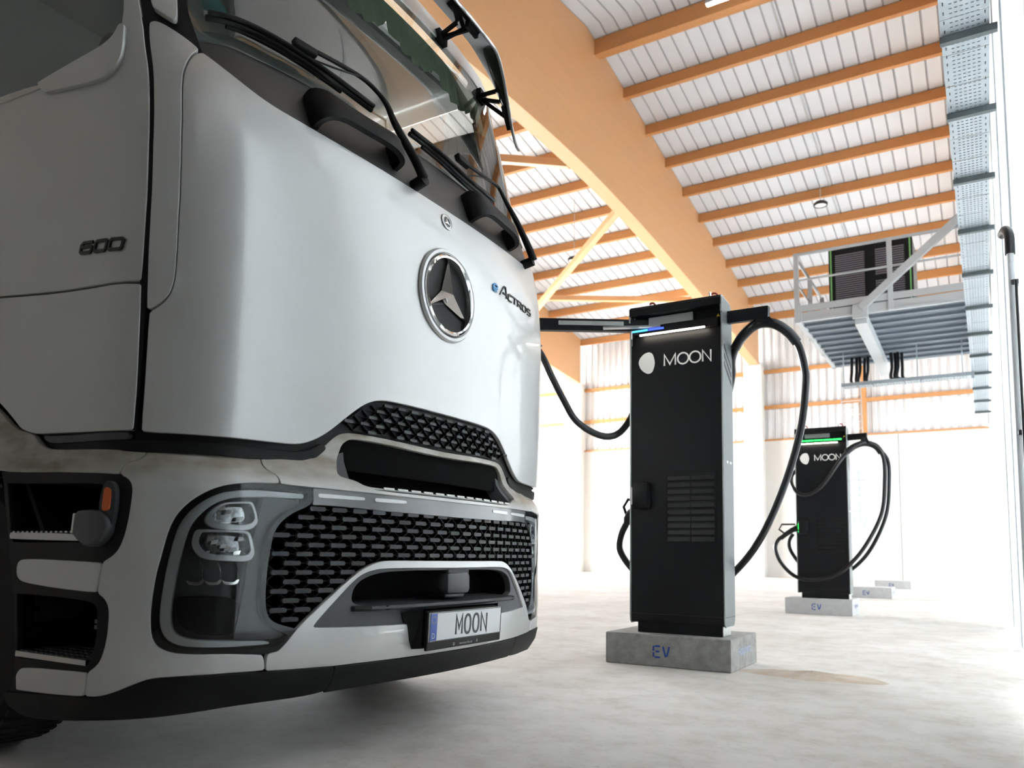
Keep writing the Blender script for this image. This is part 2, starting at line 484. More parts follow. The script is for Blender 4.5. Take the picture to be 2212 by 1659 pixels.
# ---- corner panels between hood and doors
corner = [(-1.296, 1.507), (-1.264, 1.522), (-1.235, 1.552), (-1.221, 1.592), (-1.218, 1.66), (-1.221, 1.906), (-1.217, 2.15), (-1.207, 2.303), (-1.184, 2.366), (-1.152, 2.415), (-1.128, 2.436),
          (-1.155, 2.463), (-1.189, 2.492), (-1.24, 2.528), (-1.262, 2.527), (-1.272, 2.515), (-1.285, 2.42), (-1.305, 2.1), (-1.305, 1.76)]
both('corner_panel', corner, HOOD, 0, .02, 'paint', edge=.003)
deflector = [(-1.245, 2.66), (-1.247, 2.582), (-1.235, 2.568), (-1.19, 2.533), (-1.178, 2.541), (-1.166, 2.63), (-1.15, 2.9), (-1.14, 3.2), (-1.20, 3.2), (-1.225, 2.9)]
both('air_deflector', deflector, HOOD, .012, .02, 'paint')
both('door_seal', [(-1.302, 1.12), (-1.306, 1.5), (-1.308, 2.1), (-1.288, 2.42), (-1.276, 2.53), (-1.294, 2.55), (-1.310, 2.42), (-1.330, 2.08), (-1.330, 1.6), (-1.316, 1.12)], HOOD, -.004, .02, 'black_plastic', rnd=False, edge=.001)
# ---- dark carrier behind the gaps
both('pillar', [(-1.10, 2.30), (-1.33, 2.30), (-1.33, 3.45), (-1.02, 3.45), (-1.10, 3.0), (-1.135, 2.6)], HOOD, -.012, .03, 'black_plastic', rnd=False)
panel('carrier', [(-2.35, 1.05), (2.35, 1.05), (2.35, 2.32), (-2.35, 2.32)], HOOD, -.035, .02, 'void', T, [circ(.2, *STAR)], g=.12, rnd=False)
# ---- door, lower side panel, window
win = [(-1.345, 2.62), (-1.372, 2.522), (-1.405, 2.478), (-1.457, 2.448), (-1.60, 2.43), (-1.875, 2.447), (-2.16, 2.487), (-2.30, 2.50), (-2.33, 2.56), (-2.33, 3.25), (-2.28, 3.32), (-1.45, 3.32), (-1.36, 3.2), (-1.335, 2.8)]
door = [(-1.328, 1.602), (-1.328, 1.76), (-1.328, 2.08), (-1.31, 2.42), (-1.295, 2.55), (-1.29, 3.35), (-1.35, 3.42), (-2.38, 3.42), (-2.42, 3.3), (-2.42, 1.72), (-2.37, 1.698), (-2.16, 1.678), (-1.72, 1.626)]
ds = both('door', door, HOOD, 0, .03, 'paint', [win], edge=.004)
for dr, sg in zip(ds, (1, -1)):
    f = (lambda p: p) if sg == 1 else mir
    panel('window_glass', f(win), HOOD, -.012, .006, 'side_glass', dr, g=.12)
    cov = [(-1.875, 2.449), (-1.851, 2.404), (-1.828, 2.394), (-1.60, 2.350), (-1.486, 2.335), (-1.425, 2.36), (-1.385, 2.405), (-1.358, 2.51), (-1.372, 2.515), (-1.408, 2.472), (-1.465, 2.455), (-1.654, 2.455)]
    panel('window_corner_cover', f(cov), HOOD, .016, .016, 'paint', dr)
    panel('window_sill_trim', f([(-2.40, 2.505), (-2.16, 2.488), (-1.88, 2.45), (-1.86, 2.432), (-2.16, 2.462), (-2.40, 2.478)]), HOOD, .006, .01, 'satin_metal', dr)
side_low = [(-1.326, 1.588), (-1.312, 1.122), (-1.45, 1.122), (-1.80, 1.138), (-1.83, 1.140), (-1.914, 1.158), (-1.96, 1.19), (-2.047, 1.246), (-2.116, 1.286), (-2.22, 1.36), (-2.42, 1.45), (-2.42, 1.70), (-2.37, 1.685), (-2.16, 1.664), (-1.72, 1.612)]
both('side_panel', side_low, HOOD, 0, .03, 'paint')
both('rear_side_panel', [(-2.435, 1.46), (-2.435, 3.42), (-3.25, 3.42), (-3.25, 1.46)], HOOD, 0, .03, 'paint', g=.2)
both('sill_trim', [(-1.33, 1.112), (-1.70, 1.118), (-1.78, 1.126), (-1.76, 1.108), (-1.70, 1.098), (-1.33, 1.092)], HOOD, -.006, .02, 'grey_plastic')
# ---- cab back, roof, header
panel('header_panel', [(-1.33, 3.43), (1.33, 3.43), (1.33, 3.66), (-1.33, 3.66)], HOOD, 0, .03, 'paint', T, offf=lambda a, b: -max(0, b - 3.5) ** 2 * 2.2, g=.06)
mb = MB(); mb.box2((-4.2, YC - 1.24, 1.30), (-4.12, YC + 1.24, 3.62), .02); mb.build('rear_wall', 'paint', T)
mb = MB(); mb.box2((-4.2, YC - 1.22, 3.58), (-2.72, YC + 1.22, 3.66), .03); mb.build('roof', 'paint', T)
mb = MB(); mb.box2((-4.15, YC - 1.15, 1.22), (-2.5, YC + 1.15, 1.30)); mb.build('cab_floor', 'void', T)
# ---- windscreen, cowl, interior
ws_half = [(0, 3.43), (-.6, 3.43), (-.95, 3.40), (-1.06, 3.34), (-1.085, 3.2), (-1.115, 2.85), (-1.136, 2.60), (-1.125, 2.53), (-1.09, 2.505), (-.997, 2.499), (-.77, 2.516), (-.5, 2.518), (0, 2.518)]
ws = panel('windscreen', sym(ws_half), HOOD, -.004, .006, 'windscreen_glass', T, g=.05)
cowl_half = [(0, 2.525), (-.5, 2.525), (-.77, 2.523), (-.997, 2.506), (-1.12, 2.48), (-1.118, 2.44), (-1.05, 2.385), (-.976, 2.34), (-.891, 2.318), (-.78, 2.306), (-.55, 2.292), (-.32, 2.284), (0, 2.277)]
panel('cowl', sym(cowl_half), HOOD, -.012, .03, 'cowl', T)
mb = MB(); mb.prism([(-2.32, 2.34), (-2.28, 2.50), (-2.50, 2.56), (-2.80, 2.50), (-2.85, 2.1), (-2.5, 2.1)], 1, YC - 1.05, YC + 1.05); dash = mb.build('dashboard', 'interior_light', T, 30)
mb = MB(); mb.box((-2.62, YC - .55, 2.60), (.22, .5, .09), .03); mb.build('display', 'black_plastic', dash)
for sy in (-.62, .62):
    mb = MB(); mb.box((-3.45, YC + sy, 2.45), (.18, .52, 1.0), .07); mb.box((-3.40, YC + sy, 3.02), (.14, .3, .22), .05); mb.box((-3.2, YC + sy, 2.0), (.5, .52, .18), .06); mb.build('seat', 'interior', T, 40)
mb = MB(); mb.tube([Vector((-2.72, YC - .62 + .23 * math.cos(a * math.pi / 12), 2.66 + .2 * math.sin(a * math.pi / 12))) - Vector((.08 * math.sin(a * math.pi / 12), 0, 0)) for a in range(25)], .016, 8, False); mb.build('steering_wheel', 'black_plastic', T, 60)
# green scallops drawn in as reflections along the top of the screen
V = []; Fq = []
n = 72
for i in range(n + 1):
    s = -1.0 + 2.0 * i / n; zz = 3.30 - .10 * abs(math.sin(s * 7.5)) ** .6; dd = -.07 - .012 * math.sin(i * 1.9)
    V += [HOOD.pt(s, 3.42, -.06), HOOD.pt(s, (3.42 + zz) / 2, dd), HOOD.pt(s, zz, dd)]
for i in range(n):
    for k in range(2): Fq.append([3 * i + k, 3 * i + 3 + k, 3 * i + 4 + k, 3 * i + 1 + k])
obj('reflection_strip', mesh('reflection_strip', V, Fq, True), 'reflection_green', T)
# ---- sun visor on brackets: a shelf sloping outwards, its ends turned down
def vis(s, t):
    d = max(0, min(1, (abs(s) - .58) / .38)); d = d * d * (3 - 2 * d)
    return 3.485 - .12 * t - d * (.10 + .25 * t), .09 + .135 * t * (1 - .75 * d)
def vpt(s, t, k=0.):
    z, o = vis(s, t); return HOOD.pt(s, z, o) + Vector((0, 0, k))
n, q = 60, 6
V = []; F = []
for lay in (0, .014):
    for i in range(n + 1):
        for j in range(q + 1): V.append(vpt(-.97 + 1.94 * i / n, j / q, lay))
L_ = (n + 1) * (q + 1)
for i in range(n):
    for j in range(q):
        a = i * (q + 1) + j; F.append([a, a + 1, a + q + 2, a + q + 1]); F.append([L_ + a, L_ + a + q + 1, L_ + a + q + 2, L_ + a + 1])
    for j in (0, q):
        a = i * (q + 1) + j; F.append([a, a + q + 1, L_ + a + q + 1, L_ + a])
for i in (0, n):
    for j in range(q): a = i * (q + 1) + j; F.append([a, L_ + a, L_ + a + 1, a + 1])
me = mesh('sun_visor', V, F, True, None, 40); bm = bmesh.new(); bm.from_mesh(me); bmesh.ops.recalc_face_normals(bm, faces=bm.faces); bm.to_mesh(me); bm.free(); me.set_sharp_from_angle(angle=R(40))
vis_o = obj('sun_visor', me, 'visor', T)
mb = MB(); mb.tube([vpt(-.97 + 1.94 * i / n, 1, .007) for i in range(n + 1)], .009, 6); mb.build('visor_edge', 'satin_metal', vis_o, 60)
for s in (-.86, -.42, .42, .86):
    mb = MB(); b0 = HOOD.pt(s, vis(s, 0)[0] - .02, -.02)
    for ds_, t_ in ((-.03, .25), (.03, .25), (-.01, .75)):
        mb.bar(HOOD.pt(s + ds_ * .5, vis(s, 0)[0] - .04, -.01), vpt(s + ds_, t_, -.006), .014, .02)
    mb.bar(HOOD.pt(s - .04, vis(s, 0)[0] - .04, .006), HOOD.pt(s + .04, vis(s, 0)[0] - .04, .006), .03, .06)
    mb.bar(vpt(s - .05, .7, -.01), vpt(s + .05, .7, -.01), .02, .03)
    mb.build('visor_bracket', 'black_plastic', T)
# ---- wipers
def skin_line(pts, skin=HOOD, n=8):
    return [skin.pt(p[0], p[1], p[2]) for p in spline(pts, n)]
def wiper(blade, arm, pivot):
    mb = MB()
    line = skin_line(blade)
    mb.tube(line, .011, 6)
    up = [p + Vector((.012, 0, .014)) for p in line]; mb.tube(up, .009, 6)
    low = [p + Vector((-.004, 0, -.016)) for p in line[4:-4]]; mb.tube(low, .008, 6)
    b = mb.build('wiper_blade', 'black_plastic', T, 60)
    mb = MB(); al = skin_line(arm); k = len(al)
    mb.tube(al, [.009 + .013 * max(0, (i / k - .45) / .55) for i in range(k)], 8)
    a = mb.build('wiper_arm', 'black_plastic', T, 60)
    mb = MB(); mb.tube([HOOD.pt(pivot[0], pivot[1], -.01), HOOD.pt(pivot[0], pivot[1], .055)], .026, 12); mb.build('wiper_pivot', 'black_plastic', a, 40)
    mb = MB(); m = HOOD.frame(arm[0][0], arm[0][1], .055); mb.box((0.01, -.005, 0), (.10, .035, .03), .006, m); mb.build('blade_clip', 'black_plastic', b)
    mb = MB(); hose = skin_line([(arm[2][0], arm[2][1], .065), ((arm[2][0] + arm[0][0]) / 2 - .02, (arm[2][1] + arm[0][1]) / 2 - .035, .06), (blade[2][0] - .02, blade[2][1] + .01, .04)]); mb.tube(hose, .004, 5); mb.build('washer_hose', 'black_plastic', a, 60)
wiper([(-1.088, 2.55, .03), (-.927, 2.582, .03), (-.716, 2.582, .03), (-.385, 2.539, .03)],
      [(-.728, 2.621, .06), (-.569, 2.639, .06), (-.436, 2.646, .06), (-.362, 2.628, .06), (-.311, 2.587, .06), (-.291, 2.50, .06), (-.24, 2.39, .06), (-.19, 2.30, .055)], (-.18, 2.30))
wiper([(-.15, 2.552, .03), (.051, 2.54, .03), (.259, 2.51, .03), (.535, 2.516, .03)],
      [(.23, 2.602, .06), (.349, 2.602, .06), (.592, 2.638, .06), (.638, 2.632, .06), (.70, 2.574, .06), (.77, 2.504, .06), (.82, 2.41, .06), (.87, 2.315, .055)], (.86, 2.31))
# ---- grab handles on the cowl
def handle(s0, w, zo):
    prof = [(-.5, -.01, .15), (-.5, .03, .145), (-.43, .058, .12), (-.30, .066, .088), (-.1, .066, .074), (.25, .064, .074), (.40, .058, .09), (.485, .038, .115), (.5, -.01, .12)]
    V = []; F = []
    pts = spline([(a * w, b, c) for a, b, c in prof], 6); n = len(pts)
    for i, p in enumerate(pts):
        q = pts[min(n - 1, i + 1)] - pts[max(0, i - 1)]; t = Vector((q.x, q.y)).normalized(); nn = Vector((-t.y, t.x)); th = .02
        for k in range(8):
            a = 2 * math.pi * k / 8 + .39; ca, sa = math.cos(a), math.sin(a)
            sx = math.copysign(abs(ca) ** .6, ca); sy = math.copysign(abs(sa) ** .6, sa)
            V.append(HOOD.pt(s0 + p.x + nn.x * sy * th, zo + sx * p.z * .5 + .012 * abs(p.x / w), p.y + nn.y * sy * th))
    for i in range(n - 1):
        for k in range(8): F.append([i * 8 + k, i * 8 + (k + 1) % 8, i * 8 + 8 + (k + 1) % 8, i * 8 + 8 + k])
    F.append(list(range(8))); F.append([(n - 1) * 8 + k for k in range(8)][::-1])
    me = mesh('grab_handle', V, F, True, None, 50)
    bm = bmesh.new(); bm.from_mesh(me); bmesh.ops.recalc_face_normals(bm, faces=bm.faces); bm.to_mesh(me); bm.free()
    obj('grab_handle', me, 'black_plastic', T)
handle(-.50, .42, 2.375); handle(.47, .42, 2.375)

# ---- star emblem in its dish
fr = HOOD.frame(*STAR)
def disc(mb, r0, r1, z0, z1, n=48, m=fr):
    V = []; F = []
    for i in range(n):
        a = 2 * math.pi * i / n
        V += [m @ Vector((r0 * math.cos(a), r0 * math.sin(a), z0)), m @ Vector((r1 * math.cos(a), r1 * math.sin(a), z1))]
    for i in range(n): j = (i + 1) % n; F.append([2 * i, 2 * j, 2 * j + 1, 2 * i + 1])
    mb.add(V, F)
def lathe(name, prof, material, parent, m=fr, n=56, smooth=40):
    V = []; F = []; k = len(prof)
    for i in range(n):
        a = 2 * math.pi * i / n
        V += [m @ Vector((r * math.cos(a), r * math.sin(a), z)) for r, z in prof]
    for i in range(n):
        j = (i + 1) % n
        for q in range(k - 1): F.append([i * k + q, j * k + q, j * k + q + 1, i * k + q + 1])
    me = mesh(name, V, F, True, None, smooth)
    bm = bmesh.new(); bm.from_mesh(me); bmesh.ops.remove_doubles(bm, verts=bm.verts, dist=1e-5); bmesh.ops.recalc_face_normals(bm, faces=bm.faces); bm.to_mesh(me); bm.free(); me.set_sharp_from_angle(angle=R(smooth))
    return obj(name, me, material, parent)
emb = lathe('emblem_dish', [(.205, .0005), (.198, .012), (.186, .013), (.178, .004), (.176, -.03)], 'paint', T)
lathe('emblem_bowl', [(.174, -.006), (.15, -.012), (.08, -.016), (0., -.018)], 'gloss_black', emb)
lathe('emblem_ring', [(.177, .0), (.175, .016), (.168, .021), (.160, .017), (.156, .004), (.156, -.01)], 'chrome', emb)
def star(mb, rad, inner, hi, m, z0=0.):
    apex = m @ Vector((0, 0, z0 + hi))
    for k in range(3):
        a = math.pi / 2 + k * 2 * math.pi / 3
        tip = m @ Vector((rad * math.cos(a), rad * math.sin(a), z0 + hi * .28)); tb = m @ Vector((rad * math.cos(a), rad * math.sin(a), z0))
        for sg in (-1, 1):
            b = a + sg * math.pi / 3; v = m @ Vector((inner * math.cos(b), inner * math.sin(b), z0))
            mb.add([apex, tip, tb, v], [[0, 1, 3] if sg == -1 else [1, 0, 3], [1, 2, 3] if sg == -1 else [2, 1, 3]])
mb = MB(); star(mb, .165, .036, .040, fr, -.012); mb.build('star', 'chrome', emb)
fr2 = HOOD.frame(.016, 2.207, .001)
lg = lathe('small_emblem', [(.038, 0), (.037, .004), (.034, .005), (.033, .003), (.026, .003), (.0255, .0045), (.024, .0045), (.0235, .002), (0, .0022)], 'satin_metal', T, fr2, 36)
lathe('emblem_field', [(.0235, .0024), (0, .0026)], 'grey_plastic', lg, fr2, 24)
mb = MB(); star(mb, .024, .006, .004, fr2, .0026); mb.build('star', 'chrome', lg)
# ---- model lettering
def letters(name, paths, w, d, s0, z0, k, material, skin=HOOD, parent=T, slope=0., shear=0., off=.0005):
    V, F = stroke(paths, w, d)
    V = [Vector((v.x + shear * v.y, v.y + slope * v.x, v.z)) for v in V]
    P = [skin.pt(s0 + v.x * k, z0 + v.y * k, off + v.z) for v in V]
    me = mesh(name, P, F)
    bm = bmesh.new(); bm.from_mesh(me); bmesh.ops.recalc_face_normals(bm, faces=bm.faces); bm.to_mesh(me); bm.free()
    return obj(name, me, material, parent)
six = [[(1.9, 1), (.35, 1), (0, .75), (0, .15), (.2, 0), (1.7, 0), (1.9, .15), (1.9, .5), (1.75, .58), (.05, .58)]]
zero = [[(.2, 0), (1.7, 0), (1.9, .15), (1.9, .85), (1.7, 1), (.2, 1), (0, .85), (0, .15), (.2, 0)]]
for i, g_ in enumerate((six, zero, zero)):
    letters('badge_digit', [[(x + i * 2.45, y) for x, y in p] for p in g_], .30, .006, -1.634, 1.737, .0335, 'anthracite_letter', slope=-.115, shear=.28)
e_ = [[(1., 0), (.25, 0), (0, .2), (0, .8), (.25, 1), (.95, 1), (1.15, .8), (1.15, .48), (.1, .48)]]
A_ = [[(0, 0), (1.05, 1.65), (1.5, 1.65), (1.75, 0)], [(.75, .55), (1.6, .55)]]
C_ = [[(1.05, 1), (.2, 1), (0, .85), (0, .15), (.2, 0), (.95, 0)]]
T_ = [[(-.1, 1), (1.0, 1)], [(.45, 1), (.4, 0)]]
R_ = [[(0, 0), (0, 1), (.95, 1), (1.1, .85), (1.1, .6), (.95, .48), (.1, .48)], [(.6, .45), (1.1, 0)]]
O_ = [[(.2, 0), (.9, 0), (1.1, .15), (1.1, .85), (.9, 1), (.2, 1), (0, .85), (0, .15), (.2, 0)]]
S_ = [[(1.1, 1), (.2, 1), (0, .88), (0, .6), (.15, .5), (.95, .5), (1.1, .4), (1.1, .12), (.95, 0), (0, 0)]]
letters('badge_letter', e_, .27, .006, .392, 2.012, .034, 'badge_blue', shear=.12)
x = 2.1
for g_, adv in ((A_, 2.2), (C_, 1.35), (T_, 1.35), (R_, 1.5), (O_, 1.55), (S_, 1.3)):
    letters('badge_letter', [[(a * 1.28 + x * 1.28, b) for a, b in p] for p in g_], .20, .005, .372, 2.012, .0335, 'anthracite_letter', shear=.12)
    x += adv
v, f = text_mesh('PRESTIGE', .036, .0005)
me = mesh('lettering', on_skin([(p.x, p.y, p.z) for p in v], HOOD, -.60, 2.566, .003), f); obj('windscreen_lettering', me, 'white_dash', ws)
panel('round_sticker', circ(.045, -1.035, 2.66), HOOD, -.012, .002, 'sticker_teal', ws, rnd=False, edge=.0005)
pst = panel('sticker', [(-1.08, 2.605), (-1.014, 2.609), (-1.011, 2.631), (-1.078, 2.628)], HOOD, -.010, .002, 'plate_white', ws, rnd=False, edge=.0005)
v, f = text_mesh('B H239', .014, .0003)
obj('sticker_lettering', mesh('sl', on_skin([(p.x, p.y, p.z) for p in v], HOOD, -1.046, 2.613, -.008), f), 'plate_ink', pst)
for a_, b_ in (((-.947, 2.67), (-.80, 2.65)), ((-.348, 2.612), (-.23, 2.609)), ((-.23, 2.609), (-.245, 2.552))):
    mb = MB(); mb.bar(HOOD.pt(*a_, -.02), HOOD.pt(*b_, -.02), .007, .007); mb.build('screen_strip', 'white_dash', ws)

# ------------------------------------------------------------------ lower front
# ---- band under the hood
both('lower_band', [(-.80, 1.02), (-.80, 1.16), (-1.25, 1.14), (-1.80, 1.15), (-1.83, 1.13), (-1.79, 1.09), (-1.70, 1.03)], HOOD, -.028, .02, 'black_plastic', rnd=False)
panel('lower_band', sym([(0, 1.36), (-.42, 1.36), (-.56, 1.27), (-.66, 1.19), (-.76, 1.15), (-.82, 1.15), (-.82, 1.04), (-.72, 1.05), (-.64, 1.11), (-.57, 1.165), (-.5, 1.178), (-.3, 1.176), (0, 1.166)]), HOOD, -.028, .02, 'black_plastic', T, rnd=False)
both('band_lip', [(-.655, 1.132), (-.69, 1.108), (-.75, 1.090), (-.83, 1.088), (-1.25, 1.086), (-1.60, 1.090), (-1.68, 1.096), (-1.68, 1.066), (-1.4, 1.056), (-1.25, 1.052), (-.9, 1.054), (-.75, 1.056), (-.70, 1.066), (-.665, 1.088), (-.63, 1.120)], HOOD, -.012, .02, 'black_plastic')

# ---- grille maker: pills on a triangular lattice
def pill_mesh(L, h, d):
    bm = bmesh.new(); bmesh.ops.create_cube(bm, size=1.); bmesh.ops.scale(bm, vec=(L, h, d), verts=bm.verts)
    ed = [e for e in bm.edges if abs((e.verts[0].co - e.verts[1].co).z) > d * .5]
    bmesh.ops.bevel(bm, geom=ed, offset=h * .38, segments=2, affect='EDGES', profile=.5)
    me = bpy.data.meshes.new('grille_bar'); bm.to_mesh(me); bm.free(); return me
def grille(name, outline, skin, px, pz, phase, L, h, off, back, odd, depth=.014):
    o2 = rounded(ccw(outline))
    root = panel(name, outline, skin, back, .01, 'void', T, g=.1, label=None)
    xs = [p[0] for p in o2]; zs = [p[1] for p in o2]
    pm = pill_mesh(L, h, depth); pm.materials.append(M['dark_plastic'])
    ribs = MB(); rows = []; r = 0; z = max(zs) - phase
    while z > min(zs):
        row = []; x0 = (0 if (r + odd) % 2 == 0 else px / 2)
        k = int(min(xs) / px) - 2
        while k * px + x0 < max(xs) + px: row.append((k * px + x0, z)); k += 1
        rows.append(row); z -= pz; r += 1
    ok = lambda p, m_=.0: inside(p, o2) and not any((q[0] - p[0]) ** 2 + (q[1] - p[1]) ** 2 < m_ * m_ for q in o2)
    for r, row in enumerate(rows):
        for p in row:
            if ok(p, .007):
                o = bpy.data.objects.new('grille_bar', pm); COL.objects.link(o); o.parent = root; o.matrix_parent_inverse = Matrix.Identity(4)
                o.matrix_basis = skin.frame(p[0], p[1], off)
            if r + 1 < len(rows):
                for q in (min(rows[r + 1], key=lambda t: abs(t[0] - (p[0] - px / 2))), min(rows[r + 1], key=lambda t: abs(t[0] - (p[0] + px / 2)))):
                    if ok(p) or ok(q):
                        n_ = 4; pts = [(p[0] + (q[0] - p[0]) * i / n_, p[1] + (q[1] - p[1]) * i / n_) for i in range(n_ + 1)]
                        pts = [t for t in pts if ok(t)]
                        if len(pts) > 1: ribs.bar(skin.pt(*pts[0], off - .022), skin.pt(*pts[-1], off - .022), .020, .003, up=tuple(skin.nrm(*p).cross(skin.pt(*pts[-1]) - skin.pt(*pts[0]))))
        cs = [t for t in row if ok(t)]
        for a, b in zip(cs, cs[1:]):
            if b[0] - a[0] < 1.5 * px: ribs.bar(skin.pt(*a, off - .014), skin.pt(*b, off - .014), .006, .004)
    ribs.build('grille_ribs', 'black_plastic', root, None, 'stuff')
    return root
mg_half = [(0, 1.325), (-.3, 1.325), (-.40, 1.320), (-.46, 1.297), (-.52, 1.255), (-.60, 1.192), (-.545, 1.196), (-.41, 1.199), (-.2, 1.194), (0, 1.19)]
grille('upper_grille', sym(mg_half), HOOD, .0785, .0286, 1.325 - 1.3165, .043, .011, -.004, -.05, 1)

# ---- bumper: painted pieces
hl_out = [(-.860, .972), (-.966, .969), (-1.04, .957), (-1.09, .938), (-1.137, .908), (-1.169, .877), (-1.193, .841), (-1.208, .80), (-1.221, .737), (-1.232, .674), (-1.239, .612), (-1.242, .563), (-1.239, .503), (-1.231, .474), (-1.215, .453), (-1.19, .438), (-1.16, .430), (-1.106, .425), (-1.012, .421), (-.89, .413)]
bc = [(-1.245, 1.058), (-1.122, 1.058), (-.984, 1.060), (-.897, 1.062), (-.907, 1.038), (-.90, 1.018), (-.874, 1.005), (-.867, .989)] + [(-.865, .975)] + [(a, b + .003) if b > .7 else (a - .003, b) for a, b in hl_out[1:-1]] + [(-.892, .410), (-.880, .363),
      (-1.059, .366), (-1.217, .363), (-1.268, .343), (-1.334, .312), (-1.384, .299), (-1.428, .298), (-1.440, .366), (-1.404, .389), (-1.388, .416), (-1.376, .47), (-1.374, .538), (-1.378, .572), (-1.397, .598), (-1.427, .613), (-1.414, .704),
      (-1.38, .721), (-1.355, .744), (-1.338, .784), (-1.327, .839), (-1.32, .911), (-1.321, .943), (-1.334, .966), (-1.366, .981), (-1.354, .998), (-1.328, 1.015), (-1.29, 1.024), (-1.264, 1.037)]
both('bumper_corner', bc, BUMP, 0, .02, 'paint_grime', g=.035)
slot_half = [(0, 1.160), (-.174, 1.165), (-.396, 1.175), (-.506, 1.174), (-.531, 1.164), (-.556, 1.146), (-.572, 1.109), (-.604, 1.055), (-.619, 1.030), (-.611, 1.017), (-.58, 1.012), (-.548, 1.005), (-.52, .990), (-.47, .984), (0, .984)]
slot = sym(slot_half)
bcu_half = [(0, 1.177), (-.173, 1.184), (-.395, 1.191), (-.512, 1.191), (-.555, 1.184), (-.585, 1.168), (-.627, 1.128), (-.672, 1.089), (-.712, 1.070), (-.753, 1.062), (-.889, 1.062), (-.899, 1.038), (-.891, 1.016), (-.865, 1.002), (-.858, .987), (-.856, .974), (-.739, .972), (-.53, .969), (-.26, .965), (0, .963)]
panel('bumper_upper_panel', sym(bcu_half), BUMP, 0, .02, 'paint_grime', T, [slot], g=.035)
arch_out = [(0, .716), (-.395, .717), (-.44, .712), (-.483, .70), (-.545, .67), (-.66, .583), (-.771, .495), (-.83, .420), (-.855, .414), (-.874, .412), (-.872, .360), (-.616, .355), (0, .355)]
ins_half = [(0, .693), (-.395, .694), (-.475, .687), (-.528, .668), (-.565, .641), (-.637, .577), (-.693, .524), (-.717, .497), (-.711, .487), (-.57, .481), (-.311, .477), (0, .477)]
panel('bumper_lower_panel', sym(arch_out), BUMP, 0, .02, 'paint', T, [sym(ins_half)], g=.035)
side_up = [(-1.254, 1.056), (-1.41, 1.059), (-1.677, 1.072), (-1.725, 1.086), (-1.757, 1.111), (-1.79, 1.138), (-1.90, 1.156), (-2.02, 1.235), (-2.10, 1.28), (-2.22, 1.355), (-2.42, 1.445), (-2.90, 1.45), (-3.20, 1.35), (-3.20, 1.22), (-2.9, 1.26), (-2.55, 1.20), (-2.2, 1.06), (-2.05, 1.014), (-1.673, 1.0), (-1.433, .987), (-1.372, .982), (-1.36, 1.0), (-1.334, 1.019), (-1.297, 1.028), (-1.272, 1.04)]
both('fender_panel', side_up, BUMP, 0, .02, 'paint_grime')
# ---- slot: tray, walls, step
recess('slot_tray', slot, BUMP, -.006, .22, 'void', T, draft=.02, g=.04)
both('slot_cheek', [(-.536, 1.157), (-.556, 1.14), (-.574, 1.105), (-.606, 1.053), (-.616, 1.030), (-.610, 1.020), (-.562, 1.014), (-.535, 1.085)], BUMP, -.02, .06, 'grey_plastic')
panel('slot_back', [(-.50, .99), (.50, .99), (.50, 1.16), (-.50, 1.16)], BUMP, -.20, .005, 'void', T, rnd=False)
st = panel('slot_step', sym([(0, 1.003), (-.47, 1.004), (-.53, .999), (-.50, .985), (-.47, .979), (0, .978)]), BUMP, .004, .06, 'dark_plastic', T, offf=lambda a, b: .004 - (b - .978) * 1.2)
for i in range(13):
    s = -.43 + i * .072
    panel('step_slot', [(s, .983), (s + .052, .983), (s + .052, .990), (s, .990)], BUMP, .005, .004, 'white_dash', st, rnd=False, edge=.0005)
# ---- LED bar above the grille
led_half = [(0, .959), (-.26, .961), (-.53, .965), (-.735, .967), (-.729, .925), (-.733, .909), (-.69, .913), (-.59, .911), (-.404, .905), (0, .901)]
led = panel('light_bar', sym(led_half), BUMP, -.004, .02, 'lamp_bar', T)
for a, b in ((-.712, -.52), (-.467, -.312)):
    for f in ((lambda p: p), mir):
        panel('light_bar_lens', f([(a, .936), (b, .937), (b + .004, .942), (b, .948), (a, .949), (a - .004, .943)]), BUMP, -.001, .004, 'light_guide', led, edge=.001)
# ---- main grille
gr_half = [(0, .897), (-.4, .900), (-.59, .906), (-.69, .908), (-.742, .902), (-.80, .875), (-.84, .846), (-.865, .805), (-.878, .74), (-.884, .652), (-.888, .618), (-.883, .557), (-.869, .53), (-.843, .512), (-.772, .497), (-.66, .589), (-.545, .677), (-.483, .707), (-.395, .722), (0, .721)]
grille('lower_grille', sym(gr_half), BUMP, .089, .0312, .908 - .897, .062, .015, -.012, -.06, 0)
# ---- lower insert with opening, step and radar
op_half = [(0, .684), (-.38, .684), (-.49, .664), (-.545, .63), (-.558, .58), (-.542, .559), (-.434, .546), (0, .541)]
panel('lower_insert', sym([(0, .690), (-.395, .691), (-.475, .684), (-.528, .665), (-.565, .638), (-.637, .574), (-.690, .523), (-.712, .498), (-.708, .490), (-.57, .484), (-.311, .480), (0, .480)]), BUMP, -.012, .03, 'grey_plastic', T, [sym(op_half)])
recess('opening_tray', sym(op_half), BUMP, -.014, .14, 'void', T, draft=.03, g=.04)
V = []; F = []
n = 40
for i in range(n + 1):
    s = -.55 + 1.10 * i / n; e_o = .035 if abs(s) < .5 else .035 * max(0, (.56 - abs(s)) / .06)
    for o_, z in ((e_o - .012, .538), (e_o, .546), (e_o - .004, .556), (-.16, .566), (-.16, .540)): V.append(BUMP.pt(s, z, o_))
for i in range(n):
    for k in range(5): F.append([5 * i + k, 5 * i + 5 + k, 5 * i + 5 + (k + 1) % 5, 5 * i + (k + 1) % 5])
F += [[0, 1, 2, 3, 4][::-1], [5 * n + k for k in range(5)]]
me = mesh('lower_step', V, F); bm = bmesh.new(); bm.from_mesh(me); bmesh.ops.recalc_face_normals(bm, faces=bm.faces); bm.to_mesh(me); bm.free()
lst = obj('lower_step', me, 'dark_plastic', T)
